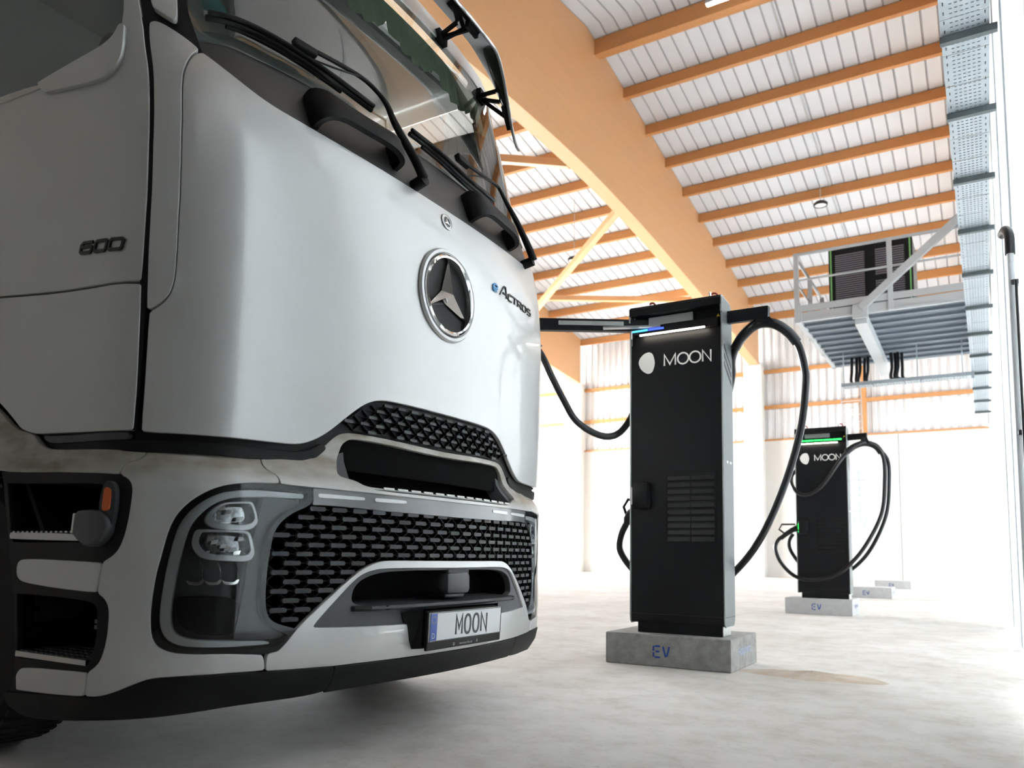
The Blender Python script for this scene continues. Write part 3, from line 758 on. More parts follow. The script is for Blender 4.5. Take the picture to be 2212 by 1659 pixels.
for s in (-.42, .47):
    mb = MB(); mb.bar(BUMP.pt(s, .541, .03), BUMP.pt(s, .557, .03), .004, .016); mb.build('step_joint', 'void', lst)
mb = MB(); m = BUMP.frame(.03, .628, -.03); mb.box((0, 0, .0), (.17, .092, .07), .022, m); rd = mb.build('radar_sensor', 'grey_plastic', T, 40)
mb = MB(); mb.box((0.01, .047, -.03), (.16, .03, .10), .008, m); mb.box((0, -.05, -.04), (.14, .02, .1), .006, m); mb.build('radar_bracket', 'dark_plastic', rd)
# ---- number plate
pm = BUMP.frame(0.02, .462, .048)
mb = MB(); mb.box((-.005, .0, -.030), (.515, .135, .05), .01, pm); mb.build('plate_mount', 'black_plastic', T)
V = [pm @ Vector(p) for p in ((-.27, .075, -.02), (-.27, -.075, -.02), (-.335, .06, -.075), (-.28, -.08, -.06), (.27, .075, -.02), (.27, -.075, -.02), (.32, .06, -.075), (.27, -.08, -.06))]
obj('plate_bracket', mesh('pb', V, [[0, 1, 3, 2], [4, 6, 7, 5], [0, 2, 6, 4], [1, 5, 7, 3]]), 'black_plastic', T)
mb = MB(); mb.box((0, -.010, -.004), (.536, .146, .012), .004, pm); fr_ = mb.build('plate_frame', 'black_plastic', T)
mb = MB(); mb.box((0, .006, .003), (.522, .112, .006), .0025, pm); pl = mb.build('number_plate', 'plate_white', T)
mb = MB(); mb.box((-.2345, .006, .0062), (.043, .102, .002), 0, pm); mb.build('country_band', 'plate_blue', pl)
rim = []
for a, b, c, d in ((-.257, .0595, .257, .0595), (.257, .0595, .257, -.0475), (.257, -.0475, -.257, -.0475), (-.257, -.0475, -.257, .0595)): rim.append(((a, b), (c, d)))
mb = MB()
for (a, b), (c, d) in rim: mb.bar(pm @ Vector((a, b, .0068)), pm @ Vector((c, d, .0068)), .0022, .0022)
mb.build('plate_rim', 'plate_ink', pl)
def plate_glyph(paths, x0, w, h, sw):
    V, F = stroke([[(x0 + a * w, -.036 + b * h) for a, b in p] for p in paths], sw, .0015)
    me = mesh('plate_letter', [pm @ Vector((v.x, v.y + .004, v.z + .006)) for v in V], F)
    bm = bmesh.new(); bm.from_mesh(me); bmesh.ops.recalc_face_normals(bm, faces=bm.faces); bm.to_mesh(me); bm.free()
    obj('plate_letter', me, 'plate_ink', pl)
Mg = [[(0, 0), (0, 1), (.5, .32), (1, 1), (1, 0)]]; Ng = [[(0, 0), (0, 1), (1, 0), (1, 1)]]; Og = [oval(.5, .5, .5, .5, 28, 2.3)]
for g_, x0 in ((Mg, -.082), (Og, -.021), (Og, .040), (Ng, .101)): plate_glyph(g_, x0, .042, .074, .0105)
v, f = text_mesh('D', .030, .0004); obj('country_letter', mesh('d', [pm @ Vector((p.x - .235, p.y - .037, .0075)) for p in v], f), 'plate_white', pl)
for k in range(12):
    a = 2 * math.pi * k / 12; mb = MB(); mb.box((-.2345 + .0135 * math.cos(a), .034 + .0135 * math.sin(a), .0075), (.003, .003, .0006), 0, pm); mb.build('plate_star', 'yellow', pl)
v, f = text_mesh('www.hsw-lkw.de', .0135, .0003); obj('frame_lettering', mesh('w', [pm @ Vector((p.x, p.y - .0745, .0026)) for p in v], f), 'plate_white', fr_)
mm = pm @ Matrix.Translation((-.085, -.070, .0024)); lathe('frame_emblem', [(.0065, 0), (.006, .0006), (.005, .0006)], 'plate_white', fr_, mm, 20)
mb = MB(); star(mb, .0055, .0012, .0008, mm); mb.build('frame_emblem', 'plate_white', fr_)
V, F = stroke([[(-.004, -.004), (.004, -.004)], [(-.003, -.001), (0, .006), (.003, -.001), (-.003, -.001)]], .0014, .0004)
obj('frame_emblem', mesh('fe', [pm @ Vector((p.x + .082, p.y - .069, p.z + .0024)) for p in V], F), 'plate_white', fr_)
# ---- lower lip in three pieces
lip_side = [(-.620, .350), (-.876, .355), (-1.059, .361), (-1.217, .357), (-1.268, .337), (-1.334, .306), (-1.384, .293), (-1.431, .292), (-1.85, .264), (-1.845, .25), (-1.80, .227), (-1.74, .214), (-1.671, .203), (-1.566, .206), (-1.351, .226), (-1.175, .238), (-.95, .256), (-.70, .258), (-.62, .268)]
both('lower_lip', lip_side, BUMP, .006, .06, 'black_plastic')
panel('lower_lip', sym([(0, .350), (-.614, .350), (-.614, .27), (-.62, .262), (-.43, .268), (0, .268)]), BUMP, .006, .06, 'black_plastic', T)
mb = MB(); mb.box2((-2.75, YC - 1.1, .29), (-2.30, YC + 1.1, .36)); mb.box2((-4.3, YC - .86, .25), (-2.7, YC + .86, .32)); mb.build('undertray_blocker', 'void', T)  # unseen plates set low to block light passing under the cab
# ---- carrier behind the bumper joints
hl = [(-.739, .967)] + hl_out + [(-.844, .419), (-.832, .418), (-.812, .431), (-.778, .490), (-.845, .507), (-.875, .525), (-.890, .555), (-.895, .618), (-.890, .714), (-.875, .81), (-.848, .85), (-.806, .88), (-.746, .906), (-.737, .925)]
up_well = [(-2.02, .975), (-1.86, .968), (-1.46, .957), (-1.432, .945), (-1.424, .92), (-1.432, .80), (-1.47, .765), (-1.95, .762), (-1.97, .80)]
lo_well = [(-1.90, .594), (-1.61, .592), (-1.47, .586), (-1.436, .573), (-1.427, .555), (-1.423, .49), (-1.431, .433), (-1.449, .392), (-1.85, .376), (-1.865, .40)]
panel('bumper_carrier', [(-1.92, .28), (1.92, .28), (1.92, 1.05), (-1.92, 1.05)], BUMP, -.07, .01, 'void', T, [slot, sym(op_half), hl, mir(hl), [(-1.4, .36), (-1.91, .36), (-1.91, .99), (-1.4, .99)], [(1.4, .36), (1.91, .36), (1.91, .99), (1.4, .99)]], g=.12, rnd=False)
# ---- step boxes on each side
for f in ((lambda p: list(p)), mir):
    fa = panel('side_step_panel', f([(-2.05, 1.012), (-1.673, 1.0), (-1.40, .985), (-1.33, .97), (-1.31, .93), (-1.32, .80), (-1.37, .70), (-1.36, .55), (-1.38, .40), (-1.42, .29), (-1.85, .266), (-1.87, .38), (-1.92, .60), (-1.955, .697), (-1.994, .823), (-2.03, .93)]), BUMP, -.005, .02, 'black_plastic', T, [f(up_well), f(lo_well)])
    recess('step_well', f(up_well), BUMP, -.008, .22, 'void', fa, draft=.05); recess('step_well', f(lo_well), BUMP, -.008, .22, 'void', fa, draft=.05)
    panel('side_strip', f([(-1.42, .703), (-1.433, .615), (-1.637, .620), (-1.832, .631), (-1.88, .641), (-1.895, .663), (-1.893, .693), (-1.871, .706), (-1.735, .707)]), BUMP, .003, .012, 'paint', T)
    panel('side_strip', f([(-1.445, .366), (-1.434, .297), (-1.601, .286), (-1.80, .279), (-1.830, .319), (-1.822, .341), (-1.794, .352)]), BUMP, .003, .012, 'paint', T)
    # upper tread
    t1 = panel('step_tread', f([(-1.955, .777), (-1.955, .798), (-1.535, .794), (-1.485, .775), (-1.50, .772)]), BUMP, .004, .18, 'satin_metal', fa, edge=.002)
    V = []; F = []
    for k in range(14):
        s = -1.93 + k * .029; a = f([(s, .798)])[0][0]; b = f([(s + .014, .798)])[0][0]
        mbt = MB(); mbt.bar(BUMP.pt(a, .800, .002), BUMP.pt(b, .800, .002), .012, .005); V0 = len(V); V += mbt.v; F += [[i + V0 for i in q] for q in mbt.f]
    obj('tread_teeth', mesh('tread_teeth', V, F), 'satin_metal', t1, 'stuff')
    # lower tread: a plate seen from above
    p0, p1 = f([(-1.858, .396)])[0], f([(-1.452, .402)])[0]
    Vv = [BUMP.pt(p0[0], .386, .002), BUMP.pt(p1[0], .388, .002), BUMP.pt(p1[0], .404, .002), BUMP.pt(p0[0], .404, .002), BUMP.pt(p0[0], .404, -.2), BUMP.pt(p1[0], .404, -.2), BUMP.pt(p0[0], .386, -.2), BUMP.pt(p1[0], .388, -.2)]
    t2 = obj('step_tread', mesh('step_tread', Vv, [[0, 1, 2, 3], [3, 2, 5, 4], [0, 6, 7, 1], [6, 4, 5, 7]]), 'satin_metal', fa)
    V = []; F = []
    for k in range(13):
        for j in range(5):
            s = p0[0] + (p1[0] - p0[0]) * (k + .5 + .5 * (j % 2)) / 13.5
            mbt = MB(); mbt.box((0, 0, 0), (.02, .006, .012), 0, BUMP.frame(s, .404, -.015 - j * .04)); V0 = len(V); V += mbt.v; F += [[i + V0 for i in q] for q in mbt.f]
    obj('tread_teeth', mesh('tread_teeth', V, F), 'grey_plastic', t2, 'stuff')
    # side marker and camera pod
    mk = panel('side_marker', f([(-1.435, .865), (-1.423, .94), (-1.405, .957), (-1.385, .952), (-1.372, .93), (-1.372, .87), (-1.38, .82), (-1.41, .82)]), BUMP, .012, .05, 'dark_plastic', T)
    panel('marker_lens', f([(-1.412, .937), (-1.388, .932), (-1.388, .868), (-1.417, .866)]), BUMP, .015, .006, 'orange', mk)
    panel('sensor_pod', f([(-1.53, .793), (-1.523, .857), (-1.44, .860), (-1.40, .845), (-1.385, .815), (-1.40, .785), (-1.43, .763), (-1.47, .762)]), BUMP, .03, .08, 'housing', T, edge=.01)
    panel('pod_edge', f([(-1.533, .795), (-1.527, .856), (-1.519, .857), (-1.526, .795)]), BUMP, .033, .04, 'chrome', T, rnd=False, edge=.001)
    for z in (.515, .497):
        panel('well_label', f([(-1.475, z), (-1.428, z), (-1.428, z + .011), (-1.475, z + .011)]), BUMP, -.03, .003, 'grey_plastic', fa, rnd=False, edge=.0005)
# ---- headlights
for f in ((lambda p: list(p)), mir):
    sg = 1 if f([(1, 0)])[0][0] > 0 else -1
    hd = recess('headlight', f(hl), BUMP, -.008, .075, 'housing', T, draft=.02)
    hin = [(-.86, .955), (-.965, .952), (-1.033, .940), (-1.08, .922), (-1.125, .893), (-1.155, .862), (-1.178, .826), (-1.192, .785), (-1.204, .725), (-1.214, .665), (-1.220, .605), (-1.222, .563), (-1.220, .51), (-1.212, .485), (-1.197, .467), (-1.175, .453), (-1.145, .446), (-1.1, .441), (-1.01, .437), (-.87, .432), (-.83, .437), (-.80, .47), (-.85, .492), (-.885, .518), (-.902, .555), (-.908, .618), (-.903, .714), (-.888, .815), (-.858, .86), (-.81, .892), (-.757, .917), (-.75, .952)]
    panel('headlight_rim', f(hl), BUMP, -.007, .03, 'black_plastic', hd, [f(hin)], edge=.002)
    drl = [(-.765, .943), (-.966, .946), (-1.06, .929), (-1.103, .904), (-1.144, .871), (-1.172, .834), (-1.186, .796), (-1.206, .688), (-1.215, .60), (-1.219, .553), (-1.214, .511), (-1.198, .480), (-1.170, .461), (-1.126, .450), (-1.014, .444), (-.911, .444), (-.86, .446),
           (-.891, .453), (-1.015, .459), (-1.106, .466), (-1.146, .475), (-1.172, .490), (-1.185, .514), (-1.190, .555), (-1.187, .60), (-1.176, .688), (-1.156, .788), (-1.142, .828), (-1.114, .865), (-1.081, .894), (-1.037, .915), (-.965, .927), (-.765, .931)]
    panel('running_light', f(drl), BUMP, -.016, .03, 'light_guide', hd, g=.03, edge=.003)
    panel('inner_panel', f([(-.90, .93), (-.78, .92), (-.80, .895), (-.86, .862), (-.893, .815), (-.907, .714), (-.911, .618), (-.905, .55), (-.885, .515), (-.85, .49), (-.80, .468), (-.84, .455), (-.98, .462), (-.955, .60), (-.945, .72), (-.915, .86)]), BUMP, -.034, .03, 'headlight_inner', hd)
    panel('lower_bowl', f([(-1.17, .60), (-1.01, .60), (-.965, .58), (-.955, .50), (-.98, .478), (-1.10, .484), (-1.155, .51), (-1.172, .55)]), BUMP, -.045, .03, 'black_plastic', hd)
    for nm, oz, ins in (('upper_lamp', [(-1.098, .841), (-1.078, .820), (-1.02, .815), (-.945, .816), (-.922, .842), (-.932, .880), (-.945, .908), (-.99, .905), (-1.042, .90), (-1.085, .870)], .012),
                        ('lower_lamp', [(-1.134, .762), (-1.118, .738), (-1.095, .721), (-1.02, .715), (-.945, .715), (-.930, .735), (-.931, .752), (-.946, .806), (-.97, .812), (-1.122, .812), (-1.132, .79)], .012)):
        c0 = sum(p[0] for p in oz) / len(oz); c1 = sum(p[1] for p in oz) / len(oz)
        inn = [(c0 + (a - c0) * .86 + .004, c1 + (b - c1) * .80 + .006) for a, b in oz]
        lb = panel(nm, f(oz), BUMP, -.022, .04, 'bezel', hd, [f(inn)], edge=.002, g=.03)
        recess('reflector', f(inn), BUMP, -.024, .035, 'reflector', lb, g=.018, draft=.3, h=.012)
        random.seed(7)
        for k in range(9 if nm == 'lower_lamp' else 4):
            a = min(p[0] for p in inn) + .015 + (max(p[0] for p in inn) - min(p[0] for p in inn) - .05) * ((k * .37) % 1); b = c1 - .03 + .055 * ((k * .61) % 1)
            panel('facet', f([(a, b), (a + .022, b + .004), (a + .026, b + .016), (a + .004, b + .013)]), BUMP, -.034 - .003 * (k % 3), .004, 'chrome' if k % 2 else 'light_guide', lb, rnd=False, edge=.001, g=.03)
    for k in range(3):
        a = -1.146 + k * .058
        panel('chrome_fin', f([(a, .655), (a + .008, .648), (a + .040, .645), (a + .050, .655), (a + .058, .657), (a + .054, .645), (a + .044, .639), (a + .008, .640)]), BUMP, -.03, .02, 'chrome', hd, edge=.0015, g=.02)
        mb = MB(); q = f([(a + .053, 0)])[0][0]; mb.tube([BUMP.pt(q, .655, -.03), BUMP.pt(q, .68, -.035), BUMP.pt(q - .01 * sg, .712, -.04)], .0025, 5); mb.build('lamp_stay', 'chrome', hd)
    panel('headlight_lens', f(hl), BUMP, -.002, .003, 'clear_lens', hd, edge=.001)
# ---- wheels and chassis
def wheel(y0, y1, xc):
    prof = [(.30, 0), (.30, .0), (.47, .01), (.505, .05), (.51, .10), (.51, .20), (.505, .25), (.47, .29), (.30, .30)]
    m = Matrix(((0, 1, 0, xc), (0, 0, (y1 - y0) / .30, y0), (1, 0, 0, .51), (0, 0, 0, 1)))
    t = lathe('tyre', prof, 'tyre', T, m, 60)
    lathe('rim', [(.30, .29), (.30, .20), (.24, .12), (.20, .06), (.12, .05), (.12, .02), (0, .02)], 'satin_metal', t, m, 40)
    mb = MB()
    for k in range(60):
        a = 2 * math.pi * k / 60
        for zc in (.06, .15, .24):
            mb.box((0, 0, 0), (.012, .03, .075), 0, m @ Matrix.Translation((.5065 * math.cos(a), .5065 * math.sin(a), zc)) @ Matrix.Rotation(a, 4, 'Z'))
    mb.build('tread', 'tyre', t, None, 'stuff')
wheel(1.75, 1.47, -3.32); wheel(3.61, 3.89, -3.32)
for y in (YC - .42, YC + .42):
    mb = MB(); mb.box2((-7.5, y - .04, .72), (-2.3, y + .04, 1.0), .01); mb.build('chassis_rail', 'black_plastic', T)
mb = MB(); mb.box2((-7.2, YC - 1.22, .20), (-3.95, YC + 1.22, 1.15), .03); mb.build('battery_blocker', 'black_plastic', T)  # unseen battery bulk, lowered and extended to block light under the truck
mb = MB(); mb.bar((-3.32, YC - 1.05, .5), (-3.32, YC + 1.05, .5), .12, .14); mb.build('axle', 'black_plastic', T)
for y in (YC - .9, YC + .9):
    mb = MB()
    for k in range(7):
        a = R(200 - k * 25); b = R(200 - (k + 1) * 25)
        mb.bar((-3.32 + .62 * math.cos(a), y, .51 + .62 * math.sin(a)), (-3.32 + .62 * math.cos(b), y, .51 + .62 * math.sin(b)), .60, .02)
    mb.build('wheel_arch', 'black_plastic', T)

# ================================================================== HALL
def struct(name): 
    o = bpy.data.objects.new(name, None); COL.objects.link(o); o['kind'] = 'structure'; return o
XL, XR, YN, YF = -27., .22, -3.0, 32.4
roof_z = lambda y: 10.69 + .16 * (32 - y) if y >= 15.8 else 10.69 + .16 * (32 - (31.6 - y))
# ---- floor
def floor_mat():
    m = bpy.data.materials.new('concrete_floor'); m.use_nodes = True; M['concrete_floor'] = m; nt = m.node_tree; p = nt.nodes['Principled BSDF']
    g = nt.nodes.new('ShaderNodeNewGeometry')
    def nz(sc, vs, det=6, rough=.6):
        mp = nt.nodes.new('ShaderNodeMapping'); mp.inputs['Scale'].default_value = vs; n = nt.nodes.new('ShaderNodeTexNoise')
        n.inputs['Scale'].default_value = sc; n.inputs['Detail'].default_value = det; n.inputs['Roughness'].default_value = rough
        nt.links.new(g.outputs['Position'], mp.inputs[0]); nt.links.new(mp.outputs[0], n.inputs['Vector']); return n
    a = nz(.9, (1, 1, 1)); b = nz(4.5, (1, 1, 1), 14, .78); c = nz(34, (.8, 1.2, 1), 5)
    r1 = nt.nodes.new('ShaderNodeValToRGB'); e = r1.color_ramp.elements; e[0].position = .35; e[0].color = (.64, .61, .57, 1); e[1].position = .68; e[1].color = (.76, .74, .71, 1)
    nt.links.new(a.outputs['Fac'], r1.inputs[0])
    r2 = nt.nodes.new('ShaderNodeValToRGB'); e = r2.color_ramp.elements; e[0].position = .32; e[0].color = (.72, .69, .65, 1); e[1].position = .55; e[1].color = (1, 1, 1, 1)
    nt.links.new(b.outputs['Fac'], r2.inputs[0])
    r3 = nt.nodes.new('ShaderNodeValToRGB'); e = r3.color_ramp.elements; e[0].position = .25; e[0].color = (.55, .54, .52, 1); e[1].position = .38; e[1].color = (1, 1, 1, 1)
    nt.links.new(c.outputs['Fac'], r3.inputs[0])
    m1 = nt.nodes.new('ShaderNodeMix'); m1.data_type = 'RGBA'; m1.blend_type = 'MULTIPLY'; m1.inputs[0].default_value = .75
    m2 = nt.nodes.new('ShaderNodeMix'); m2.data_type = 'RGBA'; m2.blend_type = 'MULTIPLY'; m2.inputs[0].default_value = .6
    nt.links.new(r1.outputs[0], m1.inputs[6]); nt.links.new(r2.outputs[0], m1.inputs[7]); nt.links.new(m1.outputs[2], m2.inputs[6]); nt.links.new(r3.outputs[0], m2.inputs[7])
    nt.links.new(m2.outputs[2], p.inputs['Base Color'])
    p.inputs['Roughness'].default_value = .85; p.inputs['Specular IOR Level'].default_value = .12
    bp = nt.nodes.new('ShaderNodeBump'); bp.inputs['Strength'].default_value = .35; bp.inputs['Distance'].default_value = .012
    nt.links.new(b.outputs['Fac'], bp.inputs['Height']); nt.links.new(bp.outputs[0], p.inputs['Normal'])
floor_mat()
mat('wood', (.60, .29, .11), .55, noise=((14, .5, 14), .35, (.50, .23, .085)))
mat('wood_light', (.66, .39, .20), .5, noise=((9, .35, 9), .35, (.58, .33, .155)))
mat('roof_sheet', (.70, .745, .80), .45, noise=(.6, .3, (.64, .68, .74)))
mat('roof_groove', (.50, .52, .56), .6)
mat('wall_sheet', (.80, .82, .84), .5)
mat('concrete_wall', (.74, .73, .70), .8, noise=(2.5, .35, (.66, .65, .62)), bump=(60, .1))
mat('white_wall', (.84, .85, .86), .6)
mat('dim_wall', (.11, .11, .105), .8)
mat('galvanised', (.40, .45, .48), .45, .5, noise=(24, .5, (.30, .34, .37)))
mat('bracket_dark', (.12, .14, .145), .5, .4)
mat('slat_grey', (.26, .245, .29), .5)
mat('concrete_lit', (.56, .565, .56), .85, noise=(14, .6, (.44, .445, .45)), bump=(90, .2))  # plinth concrete lightened, strong light put into the colour
mat('post_grey', (.52, .56, .58), .6)
mat('galv_paint', (.50, .52, .53), .5, .2)
mat('steel_deck', (.17, .20, .235), .5, .3)
mat('concrete_block', (.36, .36, .345), .85, noise=(14, .8, (.20, .20, .19)), bump=(90, .3))
mat('charger_black', (.007, .0076, .0092), .45, spec=.28)
mat('charger_grey', (.13, .145, .148), .5, .1)
mat('rubber', (.009, .010, .012), .3)
mat('arm_metal', (.45, .47, .47), .35, .7)
mat('stencil_blue', (.015, .06, .34), .7)
mat('stencil_pale', (.36, .42, .58), .7)
mat('logo_white', (.85, .84, .81), .5, emit=(1, .97, .92), emit_s=.03)
mat('green_edge', (.25, .62, .20), .4)
mat('led_white', (1, 1, 1), .4, emit=(1, .90, .74), emit_s=14)
mat('led_blue', (.1, .2, 1), .4, emit=(.05, .10, 1.), emit_s=.9)
mat('led_cyan', (.2, .7, 1), .4, emit=(.05, .42, 1.), emit_s=1.0)
mat('led_green', (.1, 1, .3), .4, emit=(.02, 1., .10), emit_s=.8)
mat('lamp_glow', (1, 1, 1), .4, emit=(1, 1, 1), emit_s=12)
mat('red_eye', (.35, .03, .02), .4)
mat('tan_mound', (.52, .42, .32), .95, noise=(9, .8, (.66, .60, .53)), bump=(80, .5))
mat('ladder_metal', (.70, .74, .77), .4, .5)
mat('rope_blue', (.25, .45, .68), .7)
# added fill: sheeting that lets sky light through to brighten truck and hall
def translucent(name, amount):
    m = bpy.data.materials.new(name); m.use_nodes = True; M[name] = m; nt = m.node_tree
    p = nt.nodes['Principled BSDF']; out = [n for n in nt.nodes if n.type == 'OUTPUT_MATERIAL'][0]
    p.inputs['Base Color'].default_value = (.9, .92, .93, 1); p.inputs['Roughness'].default_value = .5
    t = nt.nodes.new('ShaderNodeBsdfTranslucent'); t.inputs[0].default_value = (.92, .95, .97, 1)
    mx = nt.nodes.new('ShaderNodeMixShader'); mx.inputs[0].default_value = amount
    nt.links.new(p.outputs[0], mx.inputs[1]); nt.links.new(t.outputs[0], mx.inputs[2]); nt.links.new(mx.outputs[0], out.inputs[0])
translucent('fill_sheet', .13); translucent('fill_sheet_near', .14)

mb = MB(); mb.box2((-70, -6, -.3), (12, 40, 0)); fl = mb.build('floor', 'concrete_floor', None, None, 'structure')

# ---- far wall: concrete panels, columns, sheeting, rails
wf = struct('wall_far')
edges = [XL, -23.75, -18.5, -13.23, -7.98, -2.73, 1.2]
for a, b in zip(edges, edges[1:]):
    mb = MB(); mb.box2((a + .012, YF - .02, 0), (b - .012, YF + .2, 5.5), .008); mb.build('wall_panel', 'concrete_wall', wf)
mb = MB(); mb.box2((XL, YF + .1, 0), (1.2, YF + .22, 5.48)); mb.build('wall_core', 'dim_wall', wf)
def sheet(name, x0, x1, z0, z1, y, pitch, depth, material, parent):
    """trapezoidal sheeting, ribs upright"""
    prof = []; x = x0
    while x < x1:
        prof += [(x, 0), (x + pitch * .42, 0), (x + pitch * .5, depth), (x + pitch * .92, depth)]; x += pitch
    prof = [(min(p, x1), q) for p, q in prof] + [(x1, 0)]
    V = []; F = []
    for p, q in prof: V += [(p, y + q, z0), (p, y + q, z1)]
    for i in range(len(prof) - 1): F.append([2 * i, 2 * i + 2, 2 * i + 3, 2 * i + 1])
    return obj(name, mesh(name, V, F), material, parent)
sheet('sheeting', XL, 1.2, 5.5, 10.75, YF + .05, .30, .05, 'wall_sheet', wf)
mb = MB(); mb.box2((XL, YF + .15, 5.4), (1.2, YF + .22, 11.0)); mb.build('wall_core', 'white_wall', wf)
for xc, hw in ((-7.98, .37), (-16.18, .44), (-24.2, .4)):
    mb = MB(); mb.box2((xc - hw, YF - .42, 0), (xc + hw, YF + .04, 8.62), .02); mb.build('column', 'concrete_wall', wf)
spans = [(-23.8, -16.62), (-15.74, -8.35), (-7.61, .2)]
for z in (8.35, 6.87, 5.52):
    for a, b in spans:
        mb = MB(); mb.box2((a, YF - .09, z - (.07 if z > 6 else .03)), (b, YF + .06, z + (.07 if z > 6 else .03))); mb.build('rail', 'wood', wf)
for x in (-3.88, -12.0):
    mb = MB(); mb.box2((x - .10, YF - .11, 5.5), (x + .10, YF + .05, 9.9)); mb.build('wall_post', 'wood', wf)
# ---- right wall: white gates, their sheeting made translucent as added fill light
wr = struct('wall_right')
gy = [3.6, 6.1, 8.05, 10.6, 13.4, 16.6, 20.2, 24.2, 28.4, YF]
for i, (a, b) in enumerate(zip(gy, gy[1:])):
    mb = MB(); mb.box2((XR + .0, a + .01, .02), (XR + .03, b - .01, 5.6)); mb.build('fill_leaf', 'fill_sheet', wr)
for a in gy[:-1]:
    mb = MB(); mb.box2((XR - .012, a - .05, 0), (XR + .08, a + .05, 9.0), .004); mb.build('leaf_post', 'post_grey', wr)
mb = MB(); mb.box2((XR, 3.55, 5.6), (XR + .1, YF + .2, 11.2)); mb.build('upper_wall', 'white_wall', wr)
mb = MB(); mb.box2((1.6, YN, 5.6), (1.7, 3.6, 12.8)); mb.build('upper_wall', 'white_wall', wr)
mb = MB(); mb.box2((1.6, YN, 0), (1.7, 1.9, 5.6)); mb.build('lower_wall', 'dim_wall', wr)
mb = MB(); mb.box2((XR, 3.55, 0), (1.7, 3.65, 12.8)); mb.build('return_wall', 'white_wall', wr)
for a, b in ((1.9, 3.55),):  # unseen translucent leaf opposite the truck, added as fill light
    mb = MB(); mb.box2((1.62, a - .01, 0), (1.65, b + .02, 5.62)); mb.build('fill_leaf', 'fill_sheet_near', wr)
    mb = MB(); mb.box2((1.58, b - .05, 0), (1.68, b + .05, 5.6)); mb.build('leaf_post', 'white_wall', wr)
mb = MB(); mb.prism([(3.6, 11.15), (YF + .2, 11.15), (15.8, 13.4), (3.6, 11.6)], 0, XR, XR + .1); mb.build('gable', 'white_wall', wr)
# ---- near and left walls
mb = MB(); mb.box2((XL, YN - .2, 0), (1.7, YN, 13)); mb.build('wall_near', 'dim_wall', None, None, 'structure')
wl_ = struct('wall_left')
mb = MB(); mb.box2((XL - .2, YN, 6.8), (XL, YF + .2, 13.2)); mb.build('upper_wall', 'white_wall', wl_)
mb = MB(); mb.box2((XL - .2, YN, 0), (XL, 18.3, 6.8)); mb.build('lower_wall', 'dim_wall', wl_)
# ---- roof
ce = struct('ceiling')
def roof_half(y0, y1):
    prof = []; pitch = RIB; x = XL - .3
    while x < XR + 1.6:
        prof += [(x, 0), (x + pitch - .045, 0), (x + pitch - .035, .03), (x + pitch - .01, .03)]; x += pitch
    V = []; F = []
    for p, q in prof:
        V += [(p, y0, roof_z(y0) + q), (p, y1, roof_z(y1) + q)]
    for i in range(len(prof) - 1): F.append([2 * i, 2 * i + 1, 2 * i + 3, 2 * i + 2])
    o = obj('roof_sheeting', mesh('roof_sheeting', V, F), 'roof_sheet', ce); o.data.materials.append(M['roof_groove'])
    for i, pl_ in enumerate(o.data.polygons):
        if i % 4 in (1, 2, 3): pl_.material_index = 1
RIB = .344
roof_half(15.8, YF + .3); roof_half(YN - .2, 15.8)
mb = MB(); mb.prism([(YN - .3, roof_z(YN) + .2), (15.8, 13.55), (YF + .4, roof_z(YF) + .2), (YF + .4, roof_z(YF) + .3), (15.8, 13.65), (YN - .3, roof_z(YN) + .3)], 0, XL - .3, XR + 1.6); mb.build('roof_skin', 'dim_wall', ce)
BX = [.02, -7.88, -15.95, -24.0]
py = [32 - 1.55 * i for i in range(11)]; py += [31.6 - y for y in py if 31.6 - y < 15]
for y in py:
    for b0, b1 in zip(BX[1:], BX):
        mb = MB(); sl = .16 if y > 15.8 else -.16
        mb.box2((b0 + .17, y - .065, roof_z(y) - .285), (b1 - .17, y + .065, roof_z(y) - .01)); mb.build('purlin', 'wood', ce)
# ---- glulam beams
low = [(-3, 8.3), (-.3, 8.6), (7.0, 9.26), (10, 9.52), (12.8, 9.71), (15.8, 9.80), (18.8, 9.71), (21.6, 9.52), (24.6, 9.27), (31.9, 8.60)]
def beam(x, th, label):
    poly = [(p.x, p.y) for p in spline(low, 4)]
    top = [(31.9, roof_z(31.9) - .01), (15.8, roof_z(15.8) - .03), (-3, roof_z(-3) - .01)]
    V = []; F = []; n = len(poly)
    for xx in (x - th / 2, x + th / 2):
        for y, z in poly: V.append((xx, y, z))
        for y, z in poly: V.append((xx, y, roof_z(y) - .012))
    for k in (0, 1):
        b = k * 2 * n
        for i in range(n - 1): F.append([b + i, b + i + 1, b + n + i + 1, b + n + i])
    for i in range(n - 1):
        F.append([i, 2 * n + i, 2 * n + i + 1, i + 1]); F.append([n + i, n + i + 1, 3 * n + i + 1, 3 * n + i])
    F.append([0, n, 3 * n, 2 * n]); F.append([n - 1, 3 * n - 1, 4 * n - 1, 2 * n - 1])
    me = mesh('roof_beam', V, F); bm = bmesh.new(); bm.from_mesh(me); bmesh.ops.recalc_face_normals(bm, faces=bm.faces); bm.to_mesh(me); bm.free()
    return tag(obj('roof_beam', me, 'wood_light'), label, 'beam', 'curved glulam roof beams')
beam(BX[1], .37, 'huge orange glulam roof beam rising from the column behind the near charger')
beam(BX[2], .37, 'orange glulam roof beam ending left of the charger behind the truck')
beam(.07, .14, 'slender orange edge beam under the roof beside the right wall')
for y, z in ((16.28, .10),):
    mb = MB(); mb.box2((BX[1] + .17, y - .07, roof_z(y) - .40), (BX[0] - .17, y + .07, roof_z(y) - .01)); mb.build('purlin', 'wood', ce)
mb = MB(); mb.tube([(-3.67, 16.0, roof_z(16) - .02), (-3.67, 32.2, roof_z(32.2) - .02)], .022, 6); mb.build('conduit', 'post_grey', ce)
